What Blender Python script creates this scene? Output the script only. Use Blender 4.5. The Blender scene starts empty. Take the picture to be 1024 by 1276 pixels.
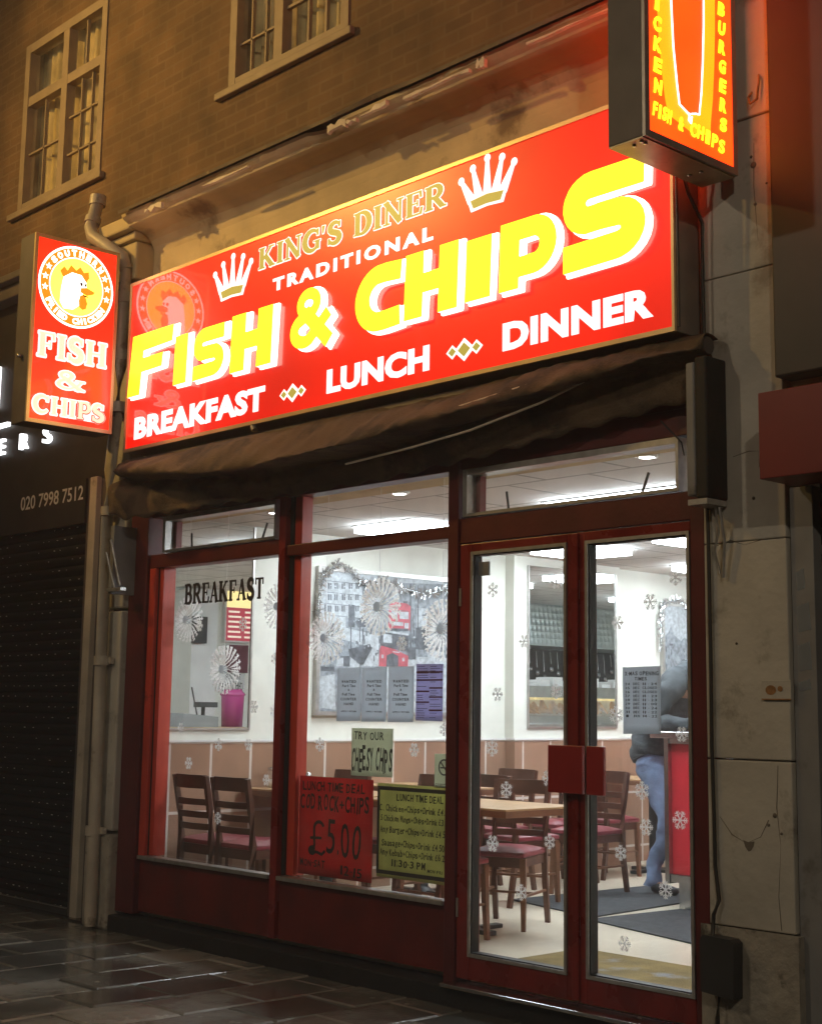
import bpy, math, random
import numpy as np
from mathutils import Vector, Matrix
random.seed(7)
R = math.radians
S = bpy.context.scene
COL = S.collection

# ------------------------------------------------------------------ camera, world, sun, exposure
CAM = Vector((0, -5.2, 1.43))
FPX, CX, CY, W0, H0 = 1807.16, 542.96, 604.56, 1024, 1276
cd = bpy.data.cameras.new('Camera'); co = bpy.data.objects.new('Camera', cd); COL.objects.link(co)
rot = (Matrix.Rotation(0.814685, 3, 'Z') @ Matrix.Rotation(1.724020, 3, 'X') @ Matrix.Rotation(0.0127279, 3, 'Z'))
co.matrix_world = Matrix.Translation(CAM) @ rot.to_4x4()
cd.sensor_fit = 'VERTICAL'; cd.sensor_height = 36; cd.sensor_width = 36
cd.lens = FPX / H0 * 36
cd.shift_x = (W0 / 2 - CX) / H0; cd.shift_y = (CY - H0 / 2) / H0
cd.clip_start = 0.05; cd.clip_end = 500
S.camera = co
S.view_settings.view_transform = 'Standard'; S.view_settings.look = 'None'
S.view_settings.exposure = 0; S.view_settings.gamma = 1
w = bpy.data.worlds.new('World'); S.world = w; w.use_nodes = True
nt = w.node_tree; bg = nt.nodes['Background']
sky = nt.nodes.new('ShaderNodeTexSky'); sky.sky_type = 'NISHITA'; sky.sun_disc = False
sky.sun_elevation = R(-4); sky.sun_rotation = R(200)
mx = nt.nodes.new('ShaderNodeMix'); mx.data_type = 'RGBA'; mx.blend_type = 'ADD'; mx.inputs[0].default_value = 1
nt.links.new(sky.outputs[0], mx.inputs[6]); mx.inputs[7].default_value = (.30, .22, .14, 1)   # sodium city glow on low cloud
nt.links.new(mx.outputs[2], bg.inputs[0]); bg.inputs[1].default_value = 0.055
try:
    S.cycles.max_bounces = 10; S.cycles.diffuse_bounces = 6; S.cycles.glossy_bounces = 5
    S.cycles.transparent_max_bounces = 16; S.cycles.caustics_reflective = False; S.cycles.caustics_refractive = False
    S.cycles.sample_clamp_indirect = 4
except Exception: pass

def ray(px, py):
    return rot @ Vector(((px - CX) / FPX, -(py - CY) / FPX, -1))
def atY(px, py, y):
    d = ray(px, py); return CAM + d * ((y - CAM.y) / d.y)
def atX(px, py, x):
    d = ray(px, py); return CAM + d * ((x - CAM.x) / d.x)

# ------------------------------------------------------------------ materials
def mat(name, col, rough=.6, metal=0, var=.15, nscale=6, bump=0, bscale=40, dirt=None, dscale=2.5, dthr=.58, emit=None, estr=1, spec=.5, coat=0, coat_ior=1.5, rvar=0):
    m = bpy.data.materials.new(name); m.use_nodes = True
    n = m.node_tree.nodes; l = m.node_tree.links; p = n['Principled BSDF']
    tc = n.new('ShaderNodeTexCoord'); nz = n.new('ShaderNodeTexNoise'); nz.inputs['Scale'].default_value = nscale; nz.inputs['Detail'].default_value = 6
    l.new(tc.outputs['Object'], nz.inputs['Vector'])
    rp = n.new('ShaderNodeValToRGB'); l.new(nz.outputs[0], rp.inputs[0])
    rp.color_ramp.elements[0].position = .3; rp.color_ramp.elements[1].position = .7
    rp.color_ramp.elements[0].color = tuple(c * (1 - var) for c in col) + (1,)
    rp.color_ramp.elements[1].color = tuple(min(1, c * (1 + var)) for c in col) + (1,)
    out = rp.outputs[0]
    if dirt:
        n2 = n.new('ShaderNodeTexNoise'); n2.inputs['Scale'].default_value = dscale; n2.inputs['Detail'].default_value = 9; n2.inputs['Roughness'].default_value = .65
        l.new(tc.outputs['Object'], n2.inputs['Vector'])
        r2 = n.new('ShaderNodeValToRGB'); l.new(n2.outputs[0], r2.inputs[0])
        r2.color_ramp.elements[0].position = dthr; r2.color_ramp.elements[1].position = min(1, dthr + .1)
        mm = n.new('ShaderNodeMix'); mm.data_type = 'RGBA'; l.new(r2.outputs[0], mm.inputs[0]); l.new(out, mm.inputs[6]); mm.inputs[7].default_value = tuple(dirt) + (1,)
        out = mm.outputs[2]
    l.new(out, p.inputs['Base Color'])
    p.inputs['Roughness'].default_value = rough; p.inputs['Metallic'].default_value = metal
    p.inputs['Specular IOR Level'].default_value = spec
    if rvar:
        mr = n.new('ShaderNodeMapRange'); l.new(nz.outputs[0], mr.inputs[0]); mr.inputs[1].default_value = .3; mr.inputs[2].default_value = .7
        mr.inputs[3].default_value = max(.03, rough - rvar); mr.inputs[4].default_value = min(1, rough + rvar); l.new(mr.outputs[0], p.inputs['Roughness'])
    if coat: p.inputs['Coat Weight'].default_value = coat; p.inputs['Coat Roughness'].default_value = .02; p.inputs['Coat IOR'].default_value = coat_ior
    if emit: p.inputs['Emission Color'].default_value = tuple(emit) + (1,); p.inputs['Emission Strength'].default_value = estr
    if bump:
        n3 = n.new('ShaderNodeTexNoise'); n3.inputs['Scale'].default_value = bscale; n3.inputs['Detail'].default_value = 8; l.new(tc.outputs['Object'], n3.inputs['Vector'])
        b = n.new('ShaderNodeBump'); b.inputs['Strength'].default_value = bump; b.inputs['Distance'].default_value = .01
        l.new(n3.outputs[0], b.inputs['Height']); l.new(b.outputs[0], p.inputs['Normal'])
    return m
def lit(name, col, s=1, base=None, var=0, nscale=1.5, rough=.4, coat=0, coat_ior=1.5):
    m = mat(name, base or tuple(min(.8, c * .6) for c in col), rough, var=.05, emit=col, estr=s, coat=coat, coat_ior=coat_ior)
    if var:   # uneven tubes behind the face
        n = m.node_tree.nodes; l = m.node_tree.links; p = n['Principled BSDF']
        tc = n.new('ShaderNodeTexCoord'); nz = n.new('ShaderNodeTexNoise'); nz.inputs['Scale'].default_value = nscale; nz.inputs['Detail'].default_value = 1
        l.new(tc.outputs['Object'], nz.inputs['Vector'])
        mr = n.new('ShaderNodeMapRange'); mr.inputs[1].default_value = .3; mr.inputs[2].default_value = .7; mr.inputs[3].default_value = s * (1 - var); mr.inputs[4].default_value = s * (1 + var)
        l.new(nz.outputs[0], mr.inputs[0]); l.new(mr.outputs[0], p.inputs['Emission Strength'])
    return m
def glass_mat(name, refl=.09, tint=(1, 1, 1), haze=0.0):
    m = bpy.data.materials.new(name); m.use_nodes = True; n = m.node_tree.nodes; l = m.node_tree.links
    n.remove(n['Principled BSDF']); o = n['Material Output']
    t = n.new('ShaderNodeBsdfTransparent'); t.inputs[0].default_value = tint + (1,)
    g = n.new('ShaderNodeBsdfGlossy'); g.inputs['Roughness'].default_value = .01
    ge = n.new('ShaderNodeNewGeometry'); dt = n.new('ShaderNodeVectorMath'); dt.operation = 'DOT_PRODUCT'; l.new(ge.outputs['Incoming'], dt.inputs[0]); l.new(ge.outputs['Normal'], dt.inputs[1])
    ab = n.new('ShaderNodeMath'); ab.operation = 'ABSOLUTE'; l.new(dt.outputs['Value'], ab.inputs[0])
    om = n.new('ShaderNodeMath'); om.operation = 'SUBTRACT'; om.inputs[0].default_value = 1; l.new(ab.outputs[0], om.inputs[1])
    pw = n.new('ShaderNodeMath'); pw.operation = 'POWER'; l.new(om.outputs[0], pw.inputs[0]); pw.inputs[1].default_value = 5
    fr = n.new('ShaderNodeMath'); fr.operation = 'MULTIPLY_ADD'; l.new(pw.outputs[0], fr.inputs[0]); fr.inputs[1].default_value = .96; fr.inputs[2].default_value = .04   # Schlick, same from both sides of the sheet
    mixs = n.new('ShaderNodeMixShader'); l.new(fr.outputs[0], mixs.inputs[0]); l.new(t.outputs[0], mixs.inputs[1]); l.new(g.outputs[0], mixs.inputs[2])
    if haze:
        d = n.new('ShaderNodeBsdfDiffuse'); d.inputs[0].default_value = (.8, .8, .8, 1)
        tc = n.new('ShaderNodeTexCoord'); nz = n.new('ShaderNodeTexNoise'); nz.inputs['Scale'].default_value = 5; nz.inputs['Detail'].default_value = 7; l.new(tc.outputs['Object'], nz.inputs['Vector'])
        mr = n.new('ShaderNodeMapRange'); l.new(nz.outputs[0], mr.inputs[0]); mr.inputs[1].default_value = .4; mr.inputs[2].default_value = .8; mr.inputs[3].default_value = haze * .4; mr.inputs[4].default_value = haze * 2.5
        m2 = n.new('ShaderNodeMixShader'); l.new(mr.outputs[0], m2.inputs[0]); l.new(mixs.outputs[0], m2.inputs[1]); l.new(d.outputs[0], m2.inputs[2]); l.new(m2.outputs[0], o.inputs[0])
    else: l.new(mixs.outputs[0], o.inputs[0])
    return m
def brick_mat(name, c1, c2, mortar, bw, rh, ms=.01, rough=.85, rotx=True, bump=.6, offset=.5, mortar_smooth=.1, alongY=False, shift=None, var=.3):
    m = mat(name, c1, rough, var=.0); n = m.node_tree.nodes; l = m.node_tree.links; p = n['Principled BSDF']
    tc = n.new('ShaderNodeTexCoord'); sx = n.new('ShaderNodeSeparateXYZ'); l.new(tc.outputs['Object'], sx.inputs[0]); cb = n.new('ShaderNodeCombineXYZ')
    l.new(sx.outputs[1 if alongY else 0], cb.inputs[0]); l.new(sx.outputs[2], cb.inputs[1])
    bt = n.new('ShaderNodeTexBrick'); l.new(cb.outputs[0], bt.inputs['Vector'])
    if shift: mp_ = n.new('ShaderNodeMapping'); l.new(cb.outputs[0], mp_.inputs[0]); mp_.inputs['Location'].default_value = shift + (0,); l.new(mp_.outputs[0], bt.inputs['Vector']); bt.offset = offset
    for k, v in (('Scale', 1), ('Brick Width', bw), ('Row Height', rh), ('Mortar Size', ms), ('Mortar Smooth', mortar_smooth), ('Bias', 0)): bt.inputs[k].default_value = v
    bt.inputs['Color1'].default_value = c1 + (1,); bt.inputs['Color2'].default_value = c2 + (1,); bt.inputs['Mortar'].default_value = mortar + (1,)
    nz = n.new('ShaderNodeTexNoise'); nz.inputs['Scale'].default_value = 2.2; nz.inputs['Detail'].default_value = 8; l.new(tc.outputs['Object'], nz.inputs['Vector'])
    mr = n.new('ShaderNodeMapRange'); l.new(nz.outputs[0], mr.inputs[0]); mr.inputs[1].default_value = .3; mr.inputs[2].default_value = .7; mr.inputs[3].default_value = 1 - var; mr.inputs[4].default_value = 1 + var * .8
    mm = n.new('ShaderNodeVectorMath'); mm.operation = 'SCALE'; l.new(bt.outputs[0], mm.inputs[0]); l.new(mr.outputs[0], mm.inputs[3])
    l.new(mm.outputs[0], p.inputs['Base Color'])
    n3 = n.new('ShaderNodeTexNoise'); n3.inputs['Scale'].default_value = 45; n3.inputs['Detail'].default_value = 6; l.new(tc.outputs['Object'], n3.inputs['Vector'])
    ad = n.new('ShaderNodeMath'); ad.operation = 'MULTIPLY_ADD'; l.new(bt.outputs[1], ad.inputs[0]); ad.inputs[1].default_value = -1; l.new(n3.outputs[0], ad.inputs[2])
    b = n.new('ShaderNodeBump'); b.inputs['Strength'].default_value = bump; b.inputs['Distance'].default_value = .006; l.new(ad.outputs[0], b.inputs['Height']); l.new(b.outputs[0], p.inputs['Normal'])
    return m

def paper(name, col, tr=.5, var=.06, nscale=6):
    m = bpy.data.materials.new(name); m.use_nodes = True; n = m.node_tree.nodes; l = m.node_tree.links; n.remove(n['Principled BSDF'])
    tc = n.new('ShaderNodeTexCoord'); nz = n.new('ShaderNodeTexNoise'); nz.inputs['Scale'].default_value = nscale; nz.inputs['Detail'].default_value = 5; l.new(tc.outputs['Object'], nz.inputs['Vector'])
    rp = n.new('ShaderNodeValToRGB'); l.new(nz.outputs[0], rp.inputs[0]); rp.color_ramp.elements[0].position = .3; rp.color_ramp.elements[1].position = .7
    rp.color_ramp.elements[0].color = tuple(c * (1 - var) for c in col) + (1,); rp.color_ramp.elements[1].color = tuple(min(1, c * (1 + var)) for c in col) + (1,)
    d = n.new('ShaderNodeBsdfDiffuse'); t = n.new('ShaderNodeBsdfTranslucent'); x = n.new('ShaderNodeMixShader'); x.inputs[0].default_value = tr
    l.new(rp.outputs[0], d.inputs[0]); l.new(rp.outputs[0], t.inputs[0]); l.new(d.outputs[0], x.inputs[1]); l.new(t.outputs[0], x.inputs[2]); l.new(x.outputs[0], n['Material Output'].inputs[0])
    return m
M = {}
M['brick'] = brick_mat('brick', (.160, .090, .040), (.122, .068, .032), (.160, .102, .054), .225, .075, .009, var=.4, bump=.45)
M['plaster'] = mat('painted_plaster', (.58, .46, .26), .75, var=.2, nscale=2.5, bump=.35, bscale=14, dirt=(.22, .15, .08), dscale=1.6, dthr=.58)
M['pilaster'] = mat('weathered_stone_paint', (.47, .445, .39), .7, var=.2, nscale=2.2, bump=.45, bscale=22, dirt=(.24, .215, .175), dscale=2.6, dthr=.56)
M['pilaster_foot'] = mat('peeling_stone', (.33, .30, .25), .85, var=.25, nscale=7, bump=.9, bscale=30, dirt=(.08, .07, .05), dscale=6, dthr=.57)
M['lead'] = mat('lead_flashing', (.12, .085, .055), .6, var=.3, bump=.5, bscale=12, dirt=(.3, .24, .15), dscale=9, dthr=.62)
M['chip'] = mat('bare_edge', (.75, .65, .5), .7, var=.25, bump=.6, bscale=60)
M['pipe'] = mat('drainpipe_paint', (.46, .41, .33), .45, var=.2, nscale=4, bump=.2, dirt=(.16, .12, .08), dscale=5, dthr=.6)
M['riser_red'] = mat('dark_red_panel_paint', (.13, .012, .007), .38, var=.3, nscale=4, bump=.12, rvar=.1)
M['red_wood'] = mat('red_gloss_paint', (.19, .015, .011), .3, var=.28, nscale=5, bump=.12, bscale=25, dirt=(.04, .008, .006), dscale=5, dthr=.62, rvar=.1)
M['dark_wood'] = mat('dark_maroon_paint', (.10, .012, .012), .4, var=.25, nscale=5, bump=.12)
M['alu'] = mat('aluminium_bead', (.55, .54, .52), .35, metal=.8, var=.15, nscale=20, bump=.1)
M['gasket'] = mat('black_rubber', (.02, .02, .02), .5)
M['black'] = mat('black_metal', (.03, .03, .03), .4)
M['grey'] = mat('grey_paint', (.22, .22, .22), .5, var=.15, dirt=(.1, .09, .08))
M['sign_case'] = mat('sign_casing', (.30, .27, .23), .4, metal=.4, var=.15, nscale=8, bump=.1)
M['sign_dark'] = mat('sign_casing_dark', (.075, .062, .055), .55, var=.2)
M['brass'] = mat('gold_trim', (.72, .55, .30), .35, metal=.6, var=.1)
M['canvas'] = mat('brown_canvas', (.105, .068, .036), .85, var=.3, nscale=5, bump=.6, bscale=90, dirt=(.03, .02, .013), dscale=2.2, dthr=.5)
M['white_wall'] = mat('cream_wall_paint', (.84, .86, .785), .6, var=.03, bump=.05)
M['white'] = mat('white_paint', (.8, .8, .78), .5, var=.05)
M['tile_wall'] = brick_mat('pink_wall_tile', (.37, .225, .15), (.33, .20, .135), (.70, .64, .58), .33, .46, .010, rough=.2, bump=.15, var=.14, offset=0, alongY=True, shift=(-.18, -.14))
M['ceil'] = brick_mat('ceiling_tile', (.88, .88, .86), (.85, .85, .83), (.42, .42, .41), .6, .6, .012, rough=.9, bump=.08, offset=0, var=.06)
M['floor'] = mat('cream_floor', (.74, .68, .54), .28, var=.08, nscale=2, bump=.03)
M['mat'] = mat('dark_floor_mat', (.055, .062, .068), .95, var=.3, nscale=25, bump=.6, bscale=150)
M['coir'] = mat('coir_mat', (.23, .17, .06), .95, var=.35, nscale=5, bump=.6, bscale=140, dirt=(.28, .29, .30), dscale=3, dthr=.56)
M['darkwood'] = mat('dark_stained_wood', (.085, .032, .018), .35, var=.3, nscale=8, bump=.08)
M['midwood'] = mat('brown_wood', (.20, .085, .042), .35, var=.25, nscale=9, bump=.08)
M['tabletop'] = mat('beech_laminate', (.52, .33, .17), .3, var=.12, nscale=4)
M['vinyl'] = mat('burgundy_vinyl', (.25, .045, .06), .3, var=.12, nscale=10, bump=.06)
M['cast'] = mat('cast_iron', (.02, .022, .026), .45)
M['steel'] = mat('brushed_steel', (.55, .56, .57), .25, metal=1, var=.12, nscale=12)
M['counter_red'] = mat('red_laminate', (.52, .022, .035), .35, var=.06, dirt=(.6, .25, .25), dscale=30, dthr=.74)
M['mirror'] = mat('silver_mirror', (.86, .9, .9), .0, metal=1, var=.0)
M['pink'] = mat('pink_plastic', (.40, .045, .19), .25, var=.12)
M['glass'] = glass_mat('window_glass', haze=.022)
M['jar'] = glass_mat('jar_glass', haze=.15)
M['paper'] = paper('paper_grey', (.66, .72, .78), .7)
M['paper_blue'] = paper('paper_lilac', (.52, .52, .74), .65)
M['paper_cheese'] = paper('paper_cream', (.62, .66, .54), .6)
M['card_red'] = paper('card_red', (.54, .05, .055), .5, .12)
M['card_yellow'] = paper('card_yellow', (.52, .53, .25), .5, .2)
M['ink'] = mat('ink_black', (.012, .012, .015), .6)
M['ink_grey'] = mat('ink_faded', (.07, .07, .09), .7)
M['maroon'] = mat('ink_maroon', (.12, .02, .04), .7)
M['flake'] = paper('white_sticker', (.97, .98, 1.0), .72, .02)
M['fan'] = paper('fan_tissue', (.97, .98, .98), .8, .02)
M['tinsel'] = mat('silver_tinsel', (.75, .78, .80), .25, metal=.85, var=.2)
M['picdark'] = mat('print_dark', (.10, .115, .135), .5, var=.6, nscale=22)
M['picmid'] = mat('print_mid', (.25, .285, .32), .5, var=.5, nscale=26)
M['piclight'] = mat('print_light', (.47, .52, .56), .5, var=.3, nscale=30)
M['picred'] = mat('print_red', (.46, .10, .13), .5, var=.25, nscale=20)
M['skin'] = mat('skin', (.50, .28, .19), .55, var=.08)
M['hoodie'] = mat('grey_hoodie', (.075, .088, .098), .95, var=.35, nscale=9, bump=.7, bscale=30)
M['jeans'] = mat('blue_denim', (.21, .29, .46), .9, var=.35, nscale=7, bump=.7, bscale=26, dirt=(.34, .42, .58), dscale=4, dthr=.6)
M['shoe'] = mat('black_shoe', (.02, .02, .025), .5)
M['hair'] = mat('brown_hair', (.05, .03, .02), .6, var=.3, bump=.5)
M['red_board'] = mat('red_fascia', (.17, .012, .008), .4, var=.15, nscale=3)
M['shutter'] = mat('shutter_lacquer', (.006, .006, .0065), .5, var=.25, spec=.15)
M['shutter_glint'] = mat('shutter_glint_pale', (.80, .78, .72), .4, var=.2)  # pale tone painted for light glinting off the slats
M['rust'] = mat('rust', (.30, .15, .05), .85, var=.4, nscale=30, bump=.5)
M['curtain'] = mat('yellow_curtain', (.62, .50, .24), .8, var=.35, nscale=5)
M['winframe'] = mat('old_white_frame', (.28, .215, .15), .6, var=.15, dirt=(.26, .19, .13))
M['cable'] = mat('cable_black', (.02, .018, .015), .5)
M['plinth'] = mat('black_plinth', (.010, .009, .008), .7, var=.4, bump=.3)
M['panel_black'] = mat('black_panel', (.022, .019, .018), .5, var=.2)
M['under'] = mat('brassy_metal_sheet', (.42, .35, .20), .4, metal=.3, var=.2, nscale=12, dirt=(.2, .15, .08), dscale=8)
M['stain'] = mat('dark_stain', (.13, .11, .085), .8, var=.3)
M['red_lit'] = mat('red_paint_lit_copy', (.52, .055, .03), .35, var=.15, nscale=5, dirt=(.2, .02, .012), dscale=5, dthr=.64)  # lighter copy of the red paint; light falling on the reveals is in its colour
M['asphalt'] = mat('wet_asphalt', (.05, .05, .05), .35, var=.3, bump=.6, bscale=120)
# emitters: lit signs and lamps, plus added lamp heads and glowing food
M['e_panel'] = lit('lit_ceiling_panel', (.85, .94, 1.0), 25.0, base=(.8, .8, .8))
M['e_down'] = lit('lit_downlight', (1, .98, .92), 14, base=(.8, .8, .8))
M['e_red'] = lit('lit_red_acrylic', (1.0, .010, .003), 1.0, base=(.30, .01, .006), var=.30, nscale=1.1, rough=.3, coat=1, coat_ior=1.6)
M['e_red2'] = lit('lit_red_acrylic_small', (1.0, .022, .005), 1.5, base=(.4, .03, .01), var=.3, nscale=3, rough=.3, coat=.3)
M['e_yellow'] = lit('lit_yellow_letter', (1.0, .84, .016), 1.9, base=(.5, .4, .02), var=.08, nscale=2)
M['e_side'] = lit('lit_letter_return', (1.0, .94, .80), 2.2, base=(.8, .8, .75))
M['e_white'] = lit('lit_white_vinyl', (1.0, .92, .92), 1.25, base=(.7, .7, .7))
M['e_white2'] = lit('lit_white_circle', (1.0, .96, .90), 2.6, base=(.7, .7, .7))
M['e_gold'] = lit('lit_gold_vinyl', (.52, .43, .07), .8, base=(.2, .16, .04))
M['e_gold2'] = lit('lit_cream_vinyl', (1.0, .84, .60), 1.05, base=(.5, .4, .3))
M['e_amber'] = lit('lit_amber', (1.0, .30, .012), 1.1, base=(.5, .2, .02))
M['e_sun'] = lit('lit_yellow_disc', (1.0, .62, .06), 3.2, base=(.6, .5, .1))
M['e_orange'] = lit('lit_orange_face', (1.0, .036, .002), 3.6, base=(.4, .08, .01), var=.15, nscale=3)
M['e_orange2'] = lit('lit_orange_glow', (1.0, .14, .003), 4.4, base=(.5, .2, .02), var=.12, nscale=4)
M['e_lemon'] = lit('lit_lemon', (1.0, .78, .012), 3.2, base=(.5, .4, .02))
M['e_neon'] = lit('lit_neon_line', (1.0, .60, .62), 4.0, base=(.7, .6, .7))
M['e_cold'] = lit('lit_cold_white', (.95, .98, 1.0), 3.0, base=(.7, .7, .7))
M['e_menu'] = lit('lit_menu_header', (1.0, .80, .35), 1.3)
M['e_menured'] = lit('lit_menu_red', (.45, .03, .06), .9)
M['e_menu2'] = lit('lit_menu_text', (1.0, .85, .7), .9)
M['e_lamp'] = lit('lit_added_lamp', (1.0, .60, .25), 30)  # glowing lens of the added lamp posts
M['e_food'] = mat('battered_fish', (.62, .34, .10), .5, var=.3, nscale=18, bump=.5, emit=(.6, .3, .08), estr=.25)  # food is no lamp: a faint warm glow is put into its colour

def grad_pavement():
    m = bpy.data.materials.new('wet_slab'); m.use_nodes = True; n = m.node_tree.nodes; l = m.node_tree.links; p = n['Principled BSDF']
    geo = n.new('ShaderNodeNewGeometry'); tc = n.new('ShaderNodeTexCoord')
    rp = n.new('ShaderNodeValToRGB'); l.new(geo.outputs['Random Per Island'], rp.inputs[0])
    rp.color_ramp.elements[0].color = (.11, .11, .095, 1); rp.color_ramp.elements[1].color = (.30, .295, .255, 1)
    e = rp.color_ramp.elements.new(.5); e.color = (.175, .168, .142, 1)
    nz = n.new('ShaderNodeTexNoise'); nz.inputs['Scale'].default_value = 1.6; nz.inputs['Detail'].default_value = 7; nz.inputs['Roughness'].default_value = .55; l.new(tc.outputs['Object'], nz.inputs['Vector'])
    mr = n.new('ShaderNodeMapRange'); l.new(nz.outputs[0], mr.inputs[0]); mr.inputs[1].default_value = .35; mr.inputs[2].default_value = .68; mr.inputs[3].default_value = .78; mr.inputs[4].default_value = 1.25
    vm = n.new('ShaderNodeVectorMath'); vm.operation = 'SCALE'; l.new(rp.outputs[0], vm.inputs[0]); l.new(mr.outputs[0], vm.inputs[3])
    # chewing gum specks
    vo = n.new('ShaderNodeTexVoronoi'); vo.inputs['Scale'].default_value = 5.5; l.new(tc.outputs['Object'], vo.inputs['Vector'])
    r2 = n.new('ShaderNodeValToRGB'); l.new(vo.outputs['Distance'], r2.inputs[0]); r2.color_ramp.elements[0].color = (1, 1, 1, 1); r2.color_ramp.elements[1].color = (0, 0, 0, 1); r2.color_ramp.elements[0].position = .06; r2.color_ramp.elements[1].position = .1
    mg = n.new('ShaderNodeMix'); mg.data_type = 'RGBA'; l.new(r2.outputs[0], mg.inputs[0]); l.new(vm.outputs[0], mg.inputs[6]); mg.inputs[7].default_value = (.34, .32, .27, 1)
    l.new(mg.outputs[2], p.inputs['Base Color'])
    m3 = n.new('ShaderNodeMapRange'); l.new(nz.outputs[0], m3.inputs[0]); m3.inputs[1].default_value = .38; m3.inputs[2].default_value = .62; m3.inputs[3].default_value = .07; m3.inputs[4].default_value = .2
    rs_ = n.new('ShaderNodeMath'); rs_.operation = 'MULTIPLY_ADD'; l.new(geo.outputs['Random Per Island'], rs_.inputs[0]); rs_.inputs[1].default_value = .08; l.new(m3.outputs[0], rs_.inputs[2])
    l.new(rs_.outputs[0], p.inputs['Roughness'])
    cw = n.new('ShaderNodeMapRange'); l.new(nz.outputs[0], cw.inputs[0]); cw.inputs[1].default_value = .42; cw.inputs[2].default_value = .56; cw.inputs[3].default_value = 1; cw.inputs[4].default_value = .1; l.new(cw.outputs[0], p.inputs['Coat Weight']); p.inputs['Coat Roughness'].default_value = .13; p.inputs['Coat IOR'].default_value = 1.6
    n3 = n.new('ShaderNodeTexNoise'); n3.inputs['Scale'].default_value = 70; n3.inputs['Detail'].default_value = 7; l.new(tc.outputs['Object'], n3.inputs['Vector'])
    n4 = n.new('ShaderNodeTexNoise'); n4.inputs['Scale'].default_value = 7; n4.inputs['Detail'].default_value = 3; l.new(tc.outputs['Object'], n4.inputs['Vector'])
    ad = n.new('ShaderNodeMath'); ad.operation = 'MULTIPLY_ADD'; l.new(n4.outputs[0], ad.inputs[0]); ad.inputs[1].default_value = 1.6; l.new(n3.outputs[0], ad.inputs[2])
    b = n.new('ShaderNodeBump'); b.inputs['Strength'].default_value = .55; b.inputs['Distance'].default_value = .004; l.new(ad.outputs[0], b.inputs['Height']); l.new(b.outputs[0], p.inputs['Normal'])
    return m
M['slab'] = grad_pavement()
M['joint'] = mat('slab_joint', (.02, .018, .015), .15, bump=.4, bscale=90)

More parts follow.
